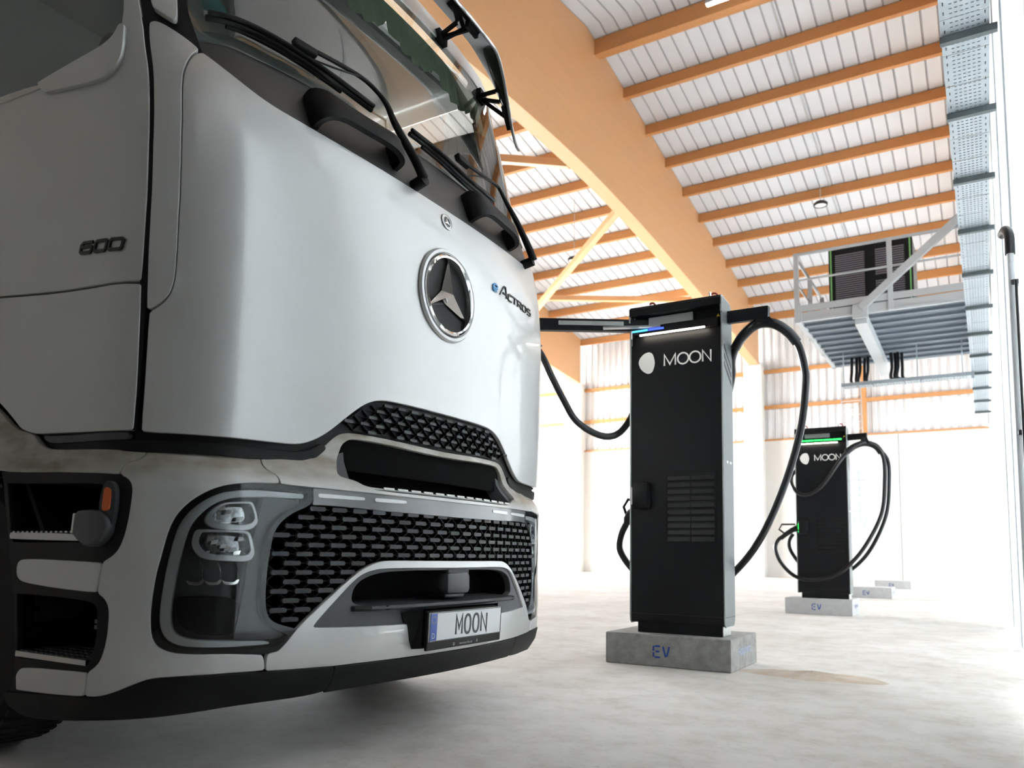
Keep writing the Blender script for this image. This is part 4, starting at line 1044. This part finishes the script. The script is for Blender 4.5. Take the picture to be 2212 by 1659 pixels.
# ---- struts of the roof bracing
def strut(a, b, label):
    mb = MB(); mb.bar(a, b, .18, .18); tag(mb.build('roof_strut', 'wood_light'), label, 'strut', 'bracing struts under the roof')
strut((-8.08, 18.6, 9.95), (-15.75, 26.2, 9.6), 'pale diagonal timber strut meeting the big beam from below')
strut((-8.08, 15.7, 9.9), (-12.6, 15.65, 11.35), 'reddish timber strut running level from the big beam towards the windscreen')
strut((-15.75, 24.0, 10.35), (-8.1, 29.2, 10.55), 'long timber strut in front of the purlins above the charger arm')
# ---- ceiling lamps
def ceiling_lamp(x, y, z, label):
    r = thing('ceiling_lamp', label, 'lamp', (x, y, z), 'round ceiling lamps')
    m = Matrix.Translation((x, y, z))
    lathe('housing', [(0, .10), (.14, .10), (.2, .05), (.2, 0), (.19, -.02), (.165, -.02), (.165, 0)], 'dark_plastic', r, m, 28)
    lathe('diffuser', [(.165, -.005), (.1, -.02), (0, -.024)], 'logo_white', r, m, 28)
    mb = MB(); mb.tube([(x, y, z + .09), (x, y, roof_z(y) - .02)], .012, 6); mb.build('stem', 'galv_paint', r)
ceiling_lamp(-3.9, 24.0, 11.30, 'small round white lamp under the roof right of the big beam')
ceiling_lamp(-11.0, 21.75, 10.15, 'small round white lamp hanging beside the diagonal strut')
r = thing('strip_light', 'lit white strip light fixed below the ridge purlins', 'lamp', (-4.0, 15.55, 12.55))
mb = MB(); mb.box((-4.0, 15.55, 12.6), (1.5, .12, .08), .01); mb.build('housing', 'galv_paint', r)
mb = MB(); mb.box((-4.0, 15.55, 12.55), (1.45, .09, .03), .008); mb.build('tube', 'lamp_glow', r)
mb = MB()
for dx in (-.6, .6): mb.tube([(-4.0 + dx, 15.55, 12.63), (-4.0 + dx, 15.55, roof_z(15.55) - .02)], .012, 6)
mb.build('hanger', 'galv_paint', r)

# ================================================================== CHARGERS
def stencil_EV(parent, x0, z0, y, k, material):
    E_ = [[(0, 0), (0, .42)], [(0, .56), (0, 1)], [(.12, 1), (.62, 1)], [(.2, .52), (.55, .52)], [(.12, 0), (.62, 0)]]
    V_ = [[(.9, 1), (1.16, .05)], [(1.5, 1), (1.27, .12)]]
    for nm, g in (('stencil_letter', E_), ('stencil_letter', V_)):
        v, f = stroke(g, .17, .0)
        v2 = [(x0 + p.x * k, y - .0012 - (0.0004 if i % 4 > 1 else 0), z0 + p.y * k) for i, p in enumerate(v)]
        obj(nm, mesh(nm, v2, f), material, parent)
def block(x0, x1, y0, y1, h, label, material='concrete_lit'):
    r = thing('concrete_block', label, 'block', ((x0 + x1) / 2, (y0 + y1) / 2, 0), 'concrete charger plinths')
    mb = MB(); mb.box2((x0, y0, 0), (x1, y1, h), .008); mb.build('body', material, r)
    stencil_EV(r, x0 + .36, .065, y0, .075, 'stencil_blue')
    v, f = text_mesh('Aqipment', .085, .0004, 'CENTER', .95)
    obj('side_stencil', mesh('side_stencil', [(x1 + .0012 + p.z, (y0 + y1) / 2 + p.x, .10 + p.y) for p in v], f), 'stencil_pale', r)
    return r
def cable(name, pts, r, parent, material='rubber', n=8):
    mb = MB(); mb.tube(spline(pts, n), r, 10); return mb.build(name, material, parent, 60)
def charger(ox, oy, lit, label):
    """ox: left edge, oy: front plane, standing on a block .215 high"""
    W = .69; zt = .215
    r = thing('charging_station', label, 'charger', (ox + W / 2, oy + .11, zt), 'charging stations on plinths')
    X = lambda u: ox + u
    # body: rounded top and bottom edges, black front and back, grey side skins
    prof = [(0, .30), (.0, .33), (.0, 2.30), (.22, 2.30), (.22, .33), (.215, .305), (.20, .285), (.02, .285), (.005, .29)]
    mb = MB(); mb.prism([(oy + a, b) for a, b in prof], 0, X(.012), X(W - .012)); mb.build('body', 'charger_black', r, 30)
    for sx, xa, xb in ((0, 0, .012), (1, W - .012, W)):
        side = [(oy - .022, 2.57), (oy + .0, 2.578), (oy + .185, 2.562), (oy + .218, 2.53), (oy + .226, 2.45), (oy + .226, .36), (oy + .226, .33), (oy + .215, .30), (oy + .195, .284), (oy + .02, .284), (oy + .0, .30), (oy - .006, .33), (oy - .006, 2.45), (oy - .022, 2.47)]
        mb = MB(); mb.prism(side, 0, X(xa), X(xb)); sd = mb.build('side_panel', 'charger_grey', r)
        mb = MB(); xx = X(xb) + .0015 if sx else X(xa) - .0015
        xs = sorted((X(xb) + .002, X(xb) - .004)) if sx else sorted((X(xa) - .002, X(xa) + .004))
        for k in range(3):
            z = 2.24 - .062 * k
            mb.add([(q, oy + yy, zz) for q in xs for yy, zz in ((.03, z), (.20, z - .115), (.20, z - .145), (.03, z - .03))], [[0, 1, 2, 3], [4, 7, 6, 5], [0, 4, 5, 1], [1, 5, 6, 2], [2, 6, 7, 3], [3, 7, 4, 0]])
        mb.build('side_vents', 'charger_black', sd)
        mb = MB(); mb.box2((xs[0], oy + .0, .345), (xs[1], oy + .226, .349)); mb.build('side_seam', 'charger_black', sd)
        mb = MB()
        for yy in (.06, .14): mb.box2((xs[0], oy + yy, 1.405), (xs[1], oy + yy + .035, 1.42))
        mb.build('side_latch', 'logo_white', sd)
        mb = MB(); mb.prism([(oy - .026, 2.575), (oy, 2.584), (oy + .188, 2.568), (oy + .224, 2.535), (oy + .232, 2.45), (oy + .232, .33), (oy + .22, .297), (oy + .197, .278), (oy + .018, .278), (oy - .006, .297), (oy - .012, .33), (oy - .012, 2.46), (oy - .028, 2.47)], 0, X(xa) + (.001 if sx == 0 else .002), X(xb) - (.002 if sx == 0 else .001)); mb.build('side_trim', 'arm_metal', sd)
    mb = MB(); mb.prism([(oy - .03, 2.515), (oy - .034, 2.56), (oy - .02, 2.582), (oy + .0, 2.588), (oy + .19, 2.57), (oy + .222, 2.54), (oy + .222, 2.515)], 0, X(.006), X(W - .006)); mb.build('canopy', 'charger_black', r, 25)
    mb = MB(); mb.box2((X(.012), oy + .07, 2.30), (X(W - .012), oy + .22, 2.53)); mb.build('head_back', 'charger_black', r)
    mb = MB(); mb.box2((X(.13), oy + .035, 2.445), (X(.465), oy + .055, 2.508), .003); mb.build('display_panel', 'arm_metal', r)
    mb = MB(); mb.box2((X(.22), oy + .0, 2.365), (X(.655), oy + .07, 2.432), .006); mb.box2((X(.012), oy + .02, 2.30), (X(W - .012), oy + .07, 2.37)); mb.build('head_tray', 'charger_black', r)
    mb = MB(); mb.box2((X(.08), oy - .036, 2.369), (X(.58), oy + .02, 2.385), .004); mb.box2((X(.02), oy - .01, 2.375), (X(W - .035), oy + .02, 2.415), .004); mb.build('light_carrier', 'charger_black', r)
    if lit == 'blue':
        for a, b, m_ in ((.022, .142, 'led_cyan'), (.148, .264, 'led_blue')):
            mb = MB(); mb.box2((X(a), oy - .016, 2.396), (X(b), oy - .008, 2.409), .002); mb.build('status_light', m_, r)
        mb = MB(); mb.box2((X(.012), oy - .014, 2.35), (X(.019), oy - .006, 2.42), .001); mb.build('status_edge', 'logo_white', r)
    else:
        for k in range(5):
            mb = MB(); mb.box2((X(.022 + k * .122), oy - .016, 2.396), (X(.136 + k * .122), oy - .008, 2.418), .003); mb.build('status_light', 'led_green', r)
    mb = MB(); mb.box2((X(.086), oy - .034, 2.358), (X(.572), oy - .022, 2.368), .003); mb.build('downlight', 'led_white', r)
    # logo: pebble and letters
    peb = [(0.0, 0.01), (0.009, 0.04), (0.034, 0.067), (0.061, 0.079), (0.084, 0.08), (0.102, 0.069), (0.113, 0.048), (0.121, 0.016), (0.122, -0.011), (0.115, -0.041), (0.104, -0.065), (0.084, -0.077), (0.063, -0.075), (0.038, -0.06), (0.016, -0.036), (0.005, -0.012)]
    P = spline([(a, b) for a, b in peb], 5, True); n = len(P)
    V = [(X(.068 + p.x), oy - .004, 2.155 + p.y) for p in P] + [(X(.068 + p.x), oy + .001, 2.155 + p.y) for p in P]
    obj('logo_pebble', mesh('logo_pebble', V, [list(range(n))[::-1]] + [[i, (i + 1) % n, n + (i + 1) % n, n + i] for i in range(n)]), 'logo_white', r)
    for g_, x0, w_ in (([[(0, 0), (0, 1), (.5, .1), (1, 1), (1, 0)]], .265, .082), ([oval(.5, .5, .5, .5, 28)], .364, .080), ([oval(.5, .5, .5, .5, 28)], .452, .080), ([[(0, 0), (0, 1), (1, 0), (1, 1)]], .547, .058)):
        v, f = stroke([[(x0 + a * w_, 2.123 + b * .08) for a, b in p] for p in g_], .0105, .004)
        me = mesh('logo_letter', [(X(p.x), oy - .004 + p.z, p.y) for p in v], f); bm = bmesh.new(); bm.from_mesh(me); bmesh.ops.recalc_face_normals(bm, faces=bm.faces); bm.to_mesh(me); bm.free()
        obj('logo_letter', me, 'logo_white', r)
    # warning triangle
    V, F = [(X(.643), oy + .015, 2.438), (X(.667), oy + .015, 2.438), (X(.655), oy + .015, 2.458)], [[0, 1, 2]]
    obj('warning_label', mesh('warning_label', V, F), 'yellow', r)
    # louvres in a sunk field
    mb = MB(); mb.box2((X(.275), oy - .004, .855), (X(.635), oy + .002, 1.352), .003); lv = mb.build('vent_field', 'charger_black', r)
    for k in range(10):
        for a, b in ((.288, .450), (.458, .622)):
            z = 1.30 - k * .0475
            mb = MB(); mb.add([(X(q), oy + yy, zz) for q in (a, b) for yy, zz in ((-.005, z + .016), (-.012, z - .014), (-.004, z - .018), (-.003, z + .012))], [[0, 1, 2, 3], [4, 7, 6, 5], [0, 4, 5, 1], [1, 5, 6, 2], [2, 6, 7, 3], [3, 7, 4, 0]]); mb.build('louvre', 'rubber', lv)
    mb = MB(); mb.box2((X(.0), oy - .003, .345), (X(W), oy + .0, .349)); mb.build('front_seam', 'rubber', r)
    # connector holster
    mb = MB(); mb.box2((X(.038), oy - .075, 1.09), (X(.165), oy + .005, 1.283), .022); hb = mb.build('holster', 'charger_black', r, 40)
    mb = MB(); mb.box2((X(.036), oy - .072, 1.12), (X(.041), oy - .02, 1.245), .002); mb.build('holster_edge', 'logo_white' if lit == 'blue' else 'led_green', hb)
    # plinth foot
    mb = MB(); mb.box2((X(.052), oy + .015, zt), (X(W - .028), oy + .205, .30), .004); ft = mb.build('foot', 'charger_black', r)
    mb = MB(); mb.box2((X(W - .028), oy + .017, zt + .002), (X(W - .024), oy + .2, .29)); mb.build('foot_plate', 'arm_metal', ft)
    # lifting eyes
    for u in (.13, .60):
        mb = MB(); m = Matrix.Translation((X(u), oy + .10, 2.60)) @ Matrix.Rotation(R(90), 4, 'X')
        mb.tube([m @ Vector((.028 * math.cos(a * math.pi / 8), .028 * math.sin(a * math.pi / 8) + .01, 0)) for a in range(17)], .008, 6, False)
        mb.box((X(u), oy + .10, 2.585), (.07, .05, .02), .005); mb.build('lifting_eye', 'red_eye', r, 50)
        mb = MB(); mb.tube([(X(u) - .02, oy + .09, 2.60), (X(u) - .025, oy + .09, 2.645)], .010, 6); mb.build('eye_bolt', 'chrome', r)
    return r, X

def saddle(parent, pts, r=.045):
    mb = MB(); mb.tube(spline(pts, 6), r, 10); return mb.build('cable_saddle', 'rubber', parent, 50)
# ---- near station
OX, OY = -2.217, 5.32
block(-2.355, -1.462, 5.20, 5.86, .215, 'grey concrete plinth under the near charger, stencilled EV in blue', 'concrete_block')
ch, X = charger(OX, OY, 'blue', 'tall black charger with blue and white lights and swung-out cable arms')
mb = MB(); mb.bar((-1.545, 5.46, 2.455), (-1.235, 5.43, 2.445), .05, .088, bev=.006); mb.build('cable_arm', 'charger_black', ch)
ra = saddle(ch, [(-1.50, 5.53, 2.245), (-1.44, 5.50, 2.315), (-1.35, 5.45, 2.365), (-1.27, 5.43, 2.375), (-1.19, 5.45, 2.355), (-1.12, 5.49, 2.30), (-1.075, 5.53, 2.235)], .036)
mb = MB(); mb.prism([(-1.345, 2.36), (-1.31, 2.405), (-1.225, 2.405), (-1.19, 2.355)], 1, 5.40, 5.46); mb.build('saddle_clamp', 'rubber', ra)
cable('charging_cable', [(-1.10, 5.51, 2.285), (-1.06, 5.54, 2.20), (-1.034, 5.56, 2.07), (-1.030, 5.57, 1.94), (-1.075, 5.58, 1.62), (-1.19, 5.58, 1.245), (-1.35, 5.58, .895), (-1.53, 5.60, .665), (-1.75, 5.63, .50), (-2.0, 5.63, .50), (-2.20, 5.60, .58), (-2.30, 5.55, .66), (-2.372, 5.5, .79), (-2.367, 5.5, .90), (-2.325, 5.5, .99)], .026, ch)
cable('charging_cable', [(-1.49, 5.535, 2.26), (-1.535, 5.58, 2.17), (-1.56, 5.62, 2.0), (-1.7, 5.62, 1.5)], .026, ch)
pg = MB(); pg.tube([(-2.322, 5.5, .985), (-2.315, 5.5, 1.03), (-2.29, 5.5, 1.07), (-2.22, 5.47, 1.10)], [.024, .032, .034, .036], 8); pg = pg.build('plug', 'rubber', ch, 50)
mb = MB(); mb.tube([(-2.315, 5.5, 1.04), (-2.345, 5.5, 1.12), (-2.31, 5.5, 1.175), (-2.24, 5.48, 1.165)], .012, 6); mb.build('plug_grip', 'rubber', pg, 50)
# left arm swings out level towards the truck's far corner
mb = MB(); mb.bar((-2.10, 5.40, 2.455), (-3.02, 4.83, 2.455), .06, .090, bev=.006); al = mb.build('cable_arm', 'charger_black', ch)
mb = MB(); mb.bar((-2.25, 5.27, 2.463), (-2.66, 5.015, 2.463), .012, .032); mb.build('arm_rail', 'arm_metal', al)
mb = MB(); mb.bar((-2.36, 5.15, 2.415), (-1.975, 5.30, 2.412), .05, .012); mb.build('arm_flag', 'arm_metal', al)
mb = MB(); mb.tube([(-2.185, 5.33, 2.49), (-2.185, 5.33, 2.52)], .012, 8); mb.build('arm_pin', 'chrome', al)
lsd = saddle(ch, [(-3.36, 4.72, 2.10), (-3.26, 4.73, 2.27), (-3.12, 4.76, 2.36), (-3.0, 4.80, 2.375), (-2.86, 4.86, 2.34), (-2.77, 4.92, 2.25)], .04)
mb = MB(); mb.bar((-3.0, 4.82, 2.37), (-3.0, 4.82, 2.44), .06, .07); mb.build('saddle_clamp', 'rubber', lsd)
cable('charging_cable', [(-2.83, 4.88, 2.31), (-2.76, 4.93, 2.22), (-2.70, 5.0, 2.05), (-2.65, 5.08, 1.90), (-2.58, 5.17, 1.74), (-2.45, 5.30, 1.645), (-2.35, 5.40, 1.665), (-2.275, 5.48, 1.80), (-2.25, 5.58, 2.0)], .026, ch)
cable('charging_cable', [(-3.34, 4.72, 2.14), (-3.42, 4.71, 1.9), (-3.43, 4.75, 1.4), (-3.25, 4.85, .95), (-3.05, 4.95, .85)], .026, ch)
# ---- second station
O2X, O2Y = -2.30, 11.53
block(-2.45, -1.578, 11.41, 12.07, .215, 'concrete plinth, coloured as brightly lit, under the charger with green lights, stencilled EV')
c2, X = charger(O2X, O2Y, 'green', 'black charger with green lights and looped cables, standing farther down the hall')
mb = MB(); mb.bar((-1.62, 11.64, 2.44), (-1.36, 11.60, 2.44), .05, .085, bev=.006); mb.build('cable_arm', 'charger_black', c2)
sd2 = saddle(c2, [(-1.60, 11.40, 2.20), (-1.52, 11.42, 2.27), (-1.42, 11.45, 2.315), (-1.33, 11.48, 2.315), (-1.24, 11.5, 2.27), (-1.18, 11.5, 2.18)], .042)
mb = MB(); mb.prism([(-1.44, 2.31), (-1.41, 2.405), (-1.345, 2.405), (-1.31, 2.31)], 1, 11.43, 11.49); mb.build('saddle_clamp', 'rubber', sd2)
cable('charging_cable', [(-1.57, 11.41, 2.235), (-1.66, 11.38, 2.12), (-1.74, 11.36, 2.0), (-1.876, 11.34, 1.79), (-2.00, 11.33, 1.67), (-2.12, 11.34, 1.628), (-2.24, 11.36, 1.665), (-2.33, 11.44, 1.79), (-2.35, 11.56, 1.93), (-2.29, 11.66, 2.03)], .026, c2)
cable('charging_cable', [(-1.21, 11.5, 2.24), (-1.15, 11.47, 2.09), (-1.145, 11.45, 1.80), (-1.195, 11.43, 1.36), (-1.40, 11.38, .93), (-1.626, 11.33, .645), (-1.80, 11.30, .52), (-1.996, 11.30, .477), (-2.18, 11.32, .475), (-2.34, 11.36, .54), (-2.495, 11.40, .70), (-2.568, 11.43, .89), (-2.54, 11.45, 1.0), (-2.476, 11.45, 1.06)], .026, c2)
cable('charging_cable', [(-1.225, 11.52, 2.25), (-1.11, 11.52, 2.09), (-1.10, 11.53, 1.80), (-1.15, 11.56, 1.36), (-1.33, 11.62, .95), (-1.55, 11.74, .68), (-1.8, 11.82, .52), (-2.05, 11.82, .52), (-2.28, 11.76, .66), (-2.41, 11.68, .86), (-2.42, 11.62, 1.0), (-2.36, 11.6, 1.1)], .026, c2)
pg = MB(); pg.tube([(-2.50, 11.45, 1.03), (-2.43, 11.45, 1.09), (-2.34, 11.45, 1.15), (-2.27, 11.46, 1.18)], [.028, .034, .036, .045], 8); pg = pg.build('plug', 'rubber', c2, 50)
mb = MB(); mb.tube([(-2.43, 11.45, 1.09), (-2.52, 11.45, 1.16), (-2.48, 11.45, 1.23), (-2.30, 11.46, 1.23)], .014, 6); mb.build('plug_grip', 'rubber', pg, 50)
# ---- bare plinths beyond
block(-2.52, -1.64, 17.05, 17.7, .215, 'bare plinth, coloured as brightly lit, stencilled EV, first beyond the green-lit charger')
block(-2.65, -1.77, 23.2, 23.9, .215, 'bare plinth, coloured as brightly lit, stencilled EV, nearest the far wall')
# ---- low mottled tan-brown heap by the near plinth
def tan_mound(cx, cy, rx, ry, h, rot, label):
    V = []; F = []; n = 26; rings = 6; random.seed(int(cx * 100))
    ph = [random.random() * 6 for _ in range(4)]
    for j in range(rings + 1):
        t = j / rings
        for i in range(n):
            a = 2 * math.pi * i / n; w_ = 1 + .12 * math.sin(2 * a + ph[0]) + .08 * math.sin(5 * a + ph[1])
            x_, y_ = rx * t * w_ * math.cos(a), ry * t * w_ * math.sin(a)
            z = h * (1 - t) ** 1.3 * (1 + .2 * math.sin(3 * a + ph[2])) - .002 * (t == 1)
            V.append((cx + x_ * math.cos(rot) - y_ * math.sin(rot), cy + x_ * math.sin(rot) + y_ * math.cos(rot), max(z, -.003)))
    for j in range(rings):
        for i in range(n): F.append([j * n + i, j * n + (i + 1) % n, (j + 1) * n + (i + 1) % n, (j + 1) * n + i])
    o = obj('tan_heap', mesh('tan_heap', V, F, True), 'tan_mound'); o['kind'] = 'stuff'
    return tag(o, label, 'tan_mound')
tan_mound(-1.0, 5.42, .44, .24, .03, -.1, 'low tan-brown heap beside the near plinth')

# ================================================================== PLATFORM, TRAYS, PIPES
pz = 5.16; px0, px1, py0, py1 = -2.93, .15, 15.0, 19.1
pf = thing('service_platform', 'galvanised steel service platform with railing hung high on the right wall', 'platform', (-1.4, 17, pz))
for k in range(9):
    y = py0 + .08 + k * .438
    mb = MB(); mb.box2((px0 + .08, y, pz + .06), (px1, y + .32, pz + .09)); mb.box2((px0 + .08, y + .32, pz + .01), (px1, y + .434, pz + .09), .01); mb.build('deck_plank', 'steel_deck', pf)
mb = MB(); mb.box2((px0, py0, pz), (px1, py0 + .07, pz + .17)); mb.box2((px0, py0 - .02, pz + .02), (px1, py0, pz + .04)); mb.build('edge_beam', 'galv_paint', pf)
mb = MB(); mb.box2((px0, py0, pz), (px0 + .08, py1, pz + .14)); mb.build('edge_beam', 'galv_paint', pf)
mb = MB(); mb.box2((px0, py1 - .07, pz), (px1, py1, pz + .14)); mb.build('edge_beam', 'galv_paint', pf)
mb = MB(); mb.box2((px0, py0 - .01, pz + .19), (px1, py0 + .02, pz + .31)); mb.build('toe_board', 'galv_paint', pf)
mb = MB(); mb.bar((-1.80, 14.98, pz - .09), (-1.86, 19.6, pz - .09), .20, .20); mb.build('cross_beam', 'galv_paint', pf)
mb = MB(); mb.bar((-1.80, 14.94, pz + .08), (.1, 14.94, 6.86), .12, .12); hg = mb.build('hanger_brace', 'galv_paint', pf)
mb = MB(); mb.box((-1.80, 14.93, pz + .03), (.26, .05, .26), .01); mb.build('gusset', 'galv_paint', hg)
for x in (px0 + .03, -1.31, .1):
    mb = MB(); mb.box2((x - .04, py0 - .04, pz), (x + .04, py0 + .04, 6.48)); mb.build('rail_post', 'galv_paint', pf)
mb = MB(); mb.box2((px0 - .01, py0 - .03, pz - .02), (px0 + .11, py0 + .05, pz + .3)); mb.build('post_foot', 'galv_paint', pf)
for z, rr in ((6.46, .032), (5.96, .020)):
    mb = MB(); mb.tube([(px0, py0, z), (.12, py0, z)], rr, 8); mb.build('hand_rail', 'galv_paint', pf, 60)
    mb = MB(); mb.tube([(px0, py0, z), (px0, py1, z)], rr, 8); mb.build('hand_rail', 'galv_paint', pf, 60)
for y in (16.4, 17.8, py1):
    mb = MB(); mb.box2((px0 - .02, y - .03, pz), (px0 + .06, y + .03, 6.46)); mb.build('rail_post', 'galv_paint', pf)
# converter cabinet on the platform
cb = thing('converter_cabinet', 'black louvred power cabinet with green edge stripes standing on the platform', 'cabinet', (-1.77, 17.2, pz + .09))
cx0, cx1, cy0, cy1, cz0, cz1 = -2.56, -1.03, 16.5, 17.6, pz + .09, 7.02
mb = MB(); mb.box2((cx0, cy0, cz0), (cx1, cy1, cz1), .02); mb.build('body', 'charger_black', cb)
for x in (cx0 + .035, cx1 - .06):
    mb = MB(); mb.box2((x, cy0 - .012, cz0 + .02), (x + .025, cy0 + .005, cz1 - .03)); mb.build('edge_stripe', 'green_edge', cb)
for a, b, z0, z1 in ((cx0 + .12, -1.88, 5.62, 6.88), (-1.70, cx1 - .14, 5.62, 6.24), (-1.70, cx1 - .14, 6.34, 6.88)):
    mb = MB(); mb.box2((a, cy0 - .01, z0), (b, cy0 + .003, z1)); vg = mb.build('vent_panel', 'rubber', cb)
    nslat = int((z1 - z0) / .042)
    for k in range(nslat):
        mb = MB(); z = z0 + (k + .5) * (z1 - z0) / nslat; mb.box2((a + .01, cy0 - .022, z - .009), (b - .01, cy0 - .008, z + .009)); mb.build('vent_slat', 'slat_grey', vg)
mb = MB(); mb.tube([(-1.90, cy0 - .02, 5.58), (-1.90, cy0 - .05, 5.58)], .03, 10); mb.tube([(-1.78, cy0 - .02, 5.60), (-1.78, cy0 - .05, 5.60)], .03, 10); mb.build('latch', 'chrome', cb, 50)
# black supply cables hanging from the platform
random.seed(3)
for i, (x, y) in enumerate(((-2.42, 18.4), (-2.33, 18.45), (-2.26, 18.4), (-2.17, 18.5), (-2.10, 18.45), (-1.63, 18.3), (-1.56, 18.35), (-1.50, 18.3), (-1.43, 18.4))):
    mb = MB(); mb.tube(spline([(x, y, pz + .02), (x + .02 * random.random(), y - .1, pz - .3), (x + .05 * random.random(), y - .35, pz - .60), (x + .22, y - .55, 4.47)], 6), .032, 8)
    tag(mb.build('supply_cable', 'rubber', None, 60), 'black supply cable hanging from the platform into the cross tray', 'cable', 'black supply cables under the platform')
# cable trays
def tray(name, a, b, w, hgt, label, rungs, brackets=None):
    r = thing(name, label, 'cable tray', tuple((Vector(a) + Vector(b)) / 2))
    A, B = Vector(a), Vector(b); d = (B - A).normalized(); L = (B - A).length; side = d.cross(Vector((0, 0, 1))).normalized(); n = int(L / rungs)
    for i in range(n):
        p = A + d * (i + .5) * rungs
        mb = MB(); mb.bar(p - side * w / 2, p + side * w / 2, rungs - .012, .004); mb.build('tray_plate', 'galvanised', r)
    for s in (-1, 1):
        mb = MB(); mb.bar(A + side * s * w / 2 + Vector((0, 0, hgt / 2)), B + side * s * w / 2 + Vector((0, 0, hgt / 2)), .004, hgt); mb.build('tray_side', 'galvanised', r)
        # punched slots along the edge
        V = []; F = []; k = 0; t = .08
        while t < L - .1:
            q = MB(); pp = A + d * t + side * s * (w / 2 - .025); q.bar(pp - Vector((0, 0, .004)), pp + d * .035 - Vector((0, 0, .004)), .008, .002); b0 = len(V); V += q.v; F += [[i + b0 for i in f] for f in q.f]; t += .11
        obj('tray_slots', mesh('tray_slots', V, F), 'anthracite_letter', r, 'stuff')
    V = []; F = []; t = .06
    while t < L - .1:
        for u in (-.27, -.16, -.05, .06, .17, .28):
            q = MB(); pp = A + d * t + side * u * w; q.bar(pp - side * .009 - Vector((0, 0, .004)), pp + side * .009 - Vector((0, 0, .004)), .007, .002); b0 = len(V); V += q.v; F += [[i + b0 for i in f] for f in q.f]
        t += .055
    obj('tray_perforation', mesh('tray_perforation', V, F), 'bracket_dark', r, 'stuff')
    for t in (brackets or []):
        p = A + d * t
        mb = MB(); mb.bar(p - side * (w / 2 + .01) - Vector((0, 0, .03)), p + side * (w / 2 + .05) - Vector((0, 0, .03)), .05, .05); mb.build('tray_bracket', 'bracket_dark', r)
    return r
tray('cable_tray', (.0, 4.6, 4.55), (.0, 23.2, 4.55), .30, .07, 'long perforated galvanised cable tray running along the right wall', .46, [1.6, 2.75, 4.1, 5.5, 7.1, 8.7, 10.3, 11.9, 13.5, 15.1, 16.7, 18.3])
xt = tray('cross_tray', (-2.55, 17.85, 4.42), (-.1, 17.85, 4.42), .30, .07, 'short galvanised cable tray below the platform carrying black cables', .3)
for x, y in ((-2.5, 17.72), (-1.1, 17.72), (-.3, 17.72)):
    mb = MB(); mb.tube([(x, y, 4.40), (x, y, pz + .085)], .012, 6); mb.build('hanger_rod', 'galvanised', xt, 60)
# grey duct box above the tray at the top of the wall
bx_ = thing('wall_duct', 'perforated grey metal duct box fixed high beside the cable tray', 'duct', (0, 8.5, 6.4))
mb = MB(); mb.box2((-.115, 5.6, 6.41), (.12, 10.85, 6.6), .01); mb.build('body', 'galv_paint', bx_)
for k in range(36):
    mb = MB(); y = 5.65 + k * .144; mb.box2((-.10, y, 6.402), (.105, y + .085, 6.414)); mb.build('rib', 'galvanised', bx_)
mb = MB(); mb.box2((-.115, 5.6, 6.58), (-.10, 10.85, 6.66)); mb.build('lip', 'galvanised', bx_)
mb = MB(); mb.box2((-.03, 10.86, 6.40), (.12, 11.1, 6.46)); mb.box2((.09, 10.86, 6.40), (.21, 10.95, 6.7)); mb.build('bracket', 'bracket_dark', bx_)
# conduit pipe with black bend on the right wall
pp_ = thing('wall_pipe', 'slim pale conduit pipe with a black bend on the right wall', 'pipe', (.18, 5.4, 0))
mb = MB(); mb.tube([(.18, 5.4, 0.02), (.18, 5.4, 2.62)], .020, 10); mb.build('pipe', 'galv_paint', pp_, 60)
mb = MB(); mb.tube(spline([(.18, 5.4, 2.58), (.18, 5.42, 2.70), (.165, 5.50, 2.77), (.15, 5.6, 2.78)], 5), .028, 10); mb.build('bend', 'rubber', pp_, 60)
mb = MB(); mb.tube([(.2, 5.33, 0.02), (.2, 5.33, 2.4)], .008, 8); mb.build('cable', 'rubber', pp_, 60)
for z in (.6, 1.5, 2.4):
    mb = MB(); mb.box((.195, 5.4, z), (.04, .07, .03), .004); mb.build('clip', 'rubber', pp_)
# ladder leaning on the far wall
ld = thing('ladder', 'tall aluminium ladder with blue ropes leaning against the far wall', 'ladder', (-3.6, 29.2, 0))
b0, b1, t0, t1 = Vector((-4.25, 29.0, 0)), Vector((-3.42, 29.0, 0)), Vector((-4.58, 31.85, 7.9)), Vector((-3.93, 31.85, 7.9))
for a, b in ((b0, t0), (b1, t1)):
    mb = MB(); mb.bar(a, b, .035, .08); mb.build('stile', 'ladder_metal', ld)
for k in range(27):
    t = (k + .7) / 28; mb = MB(); mb.tube([b0.lerp(t0, t), b1.lerp(t1, t)], .018, 6); mb.build('rung', 'ladder_metal', ld, 60)
for u in (.25, .72):
    mb = MB(); P = [b0.lerp(t0, t).lerp(b1.lerp(t1, t), u) - Vector((0, .05, 0)) for t in (.52, .45, .35, .27)]; P += [P[-1] + Vector((.06, 0, -.25)), P[-1] + Vector((.16, 0, -.1)), P[-1] + Vector((.17, 0, .25))]
    mb.tube(spline(P, 5), .014, 6); mb.build('rope', 'rope_blue', ld, 60)
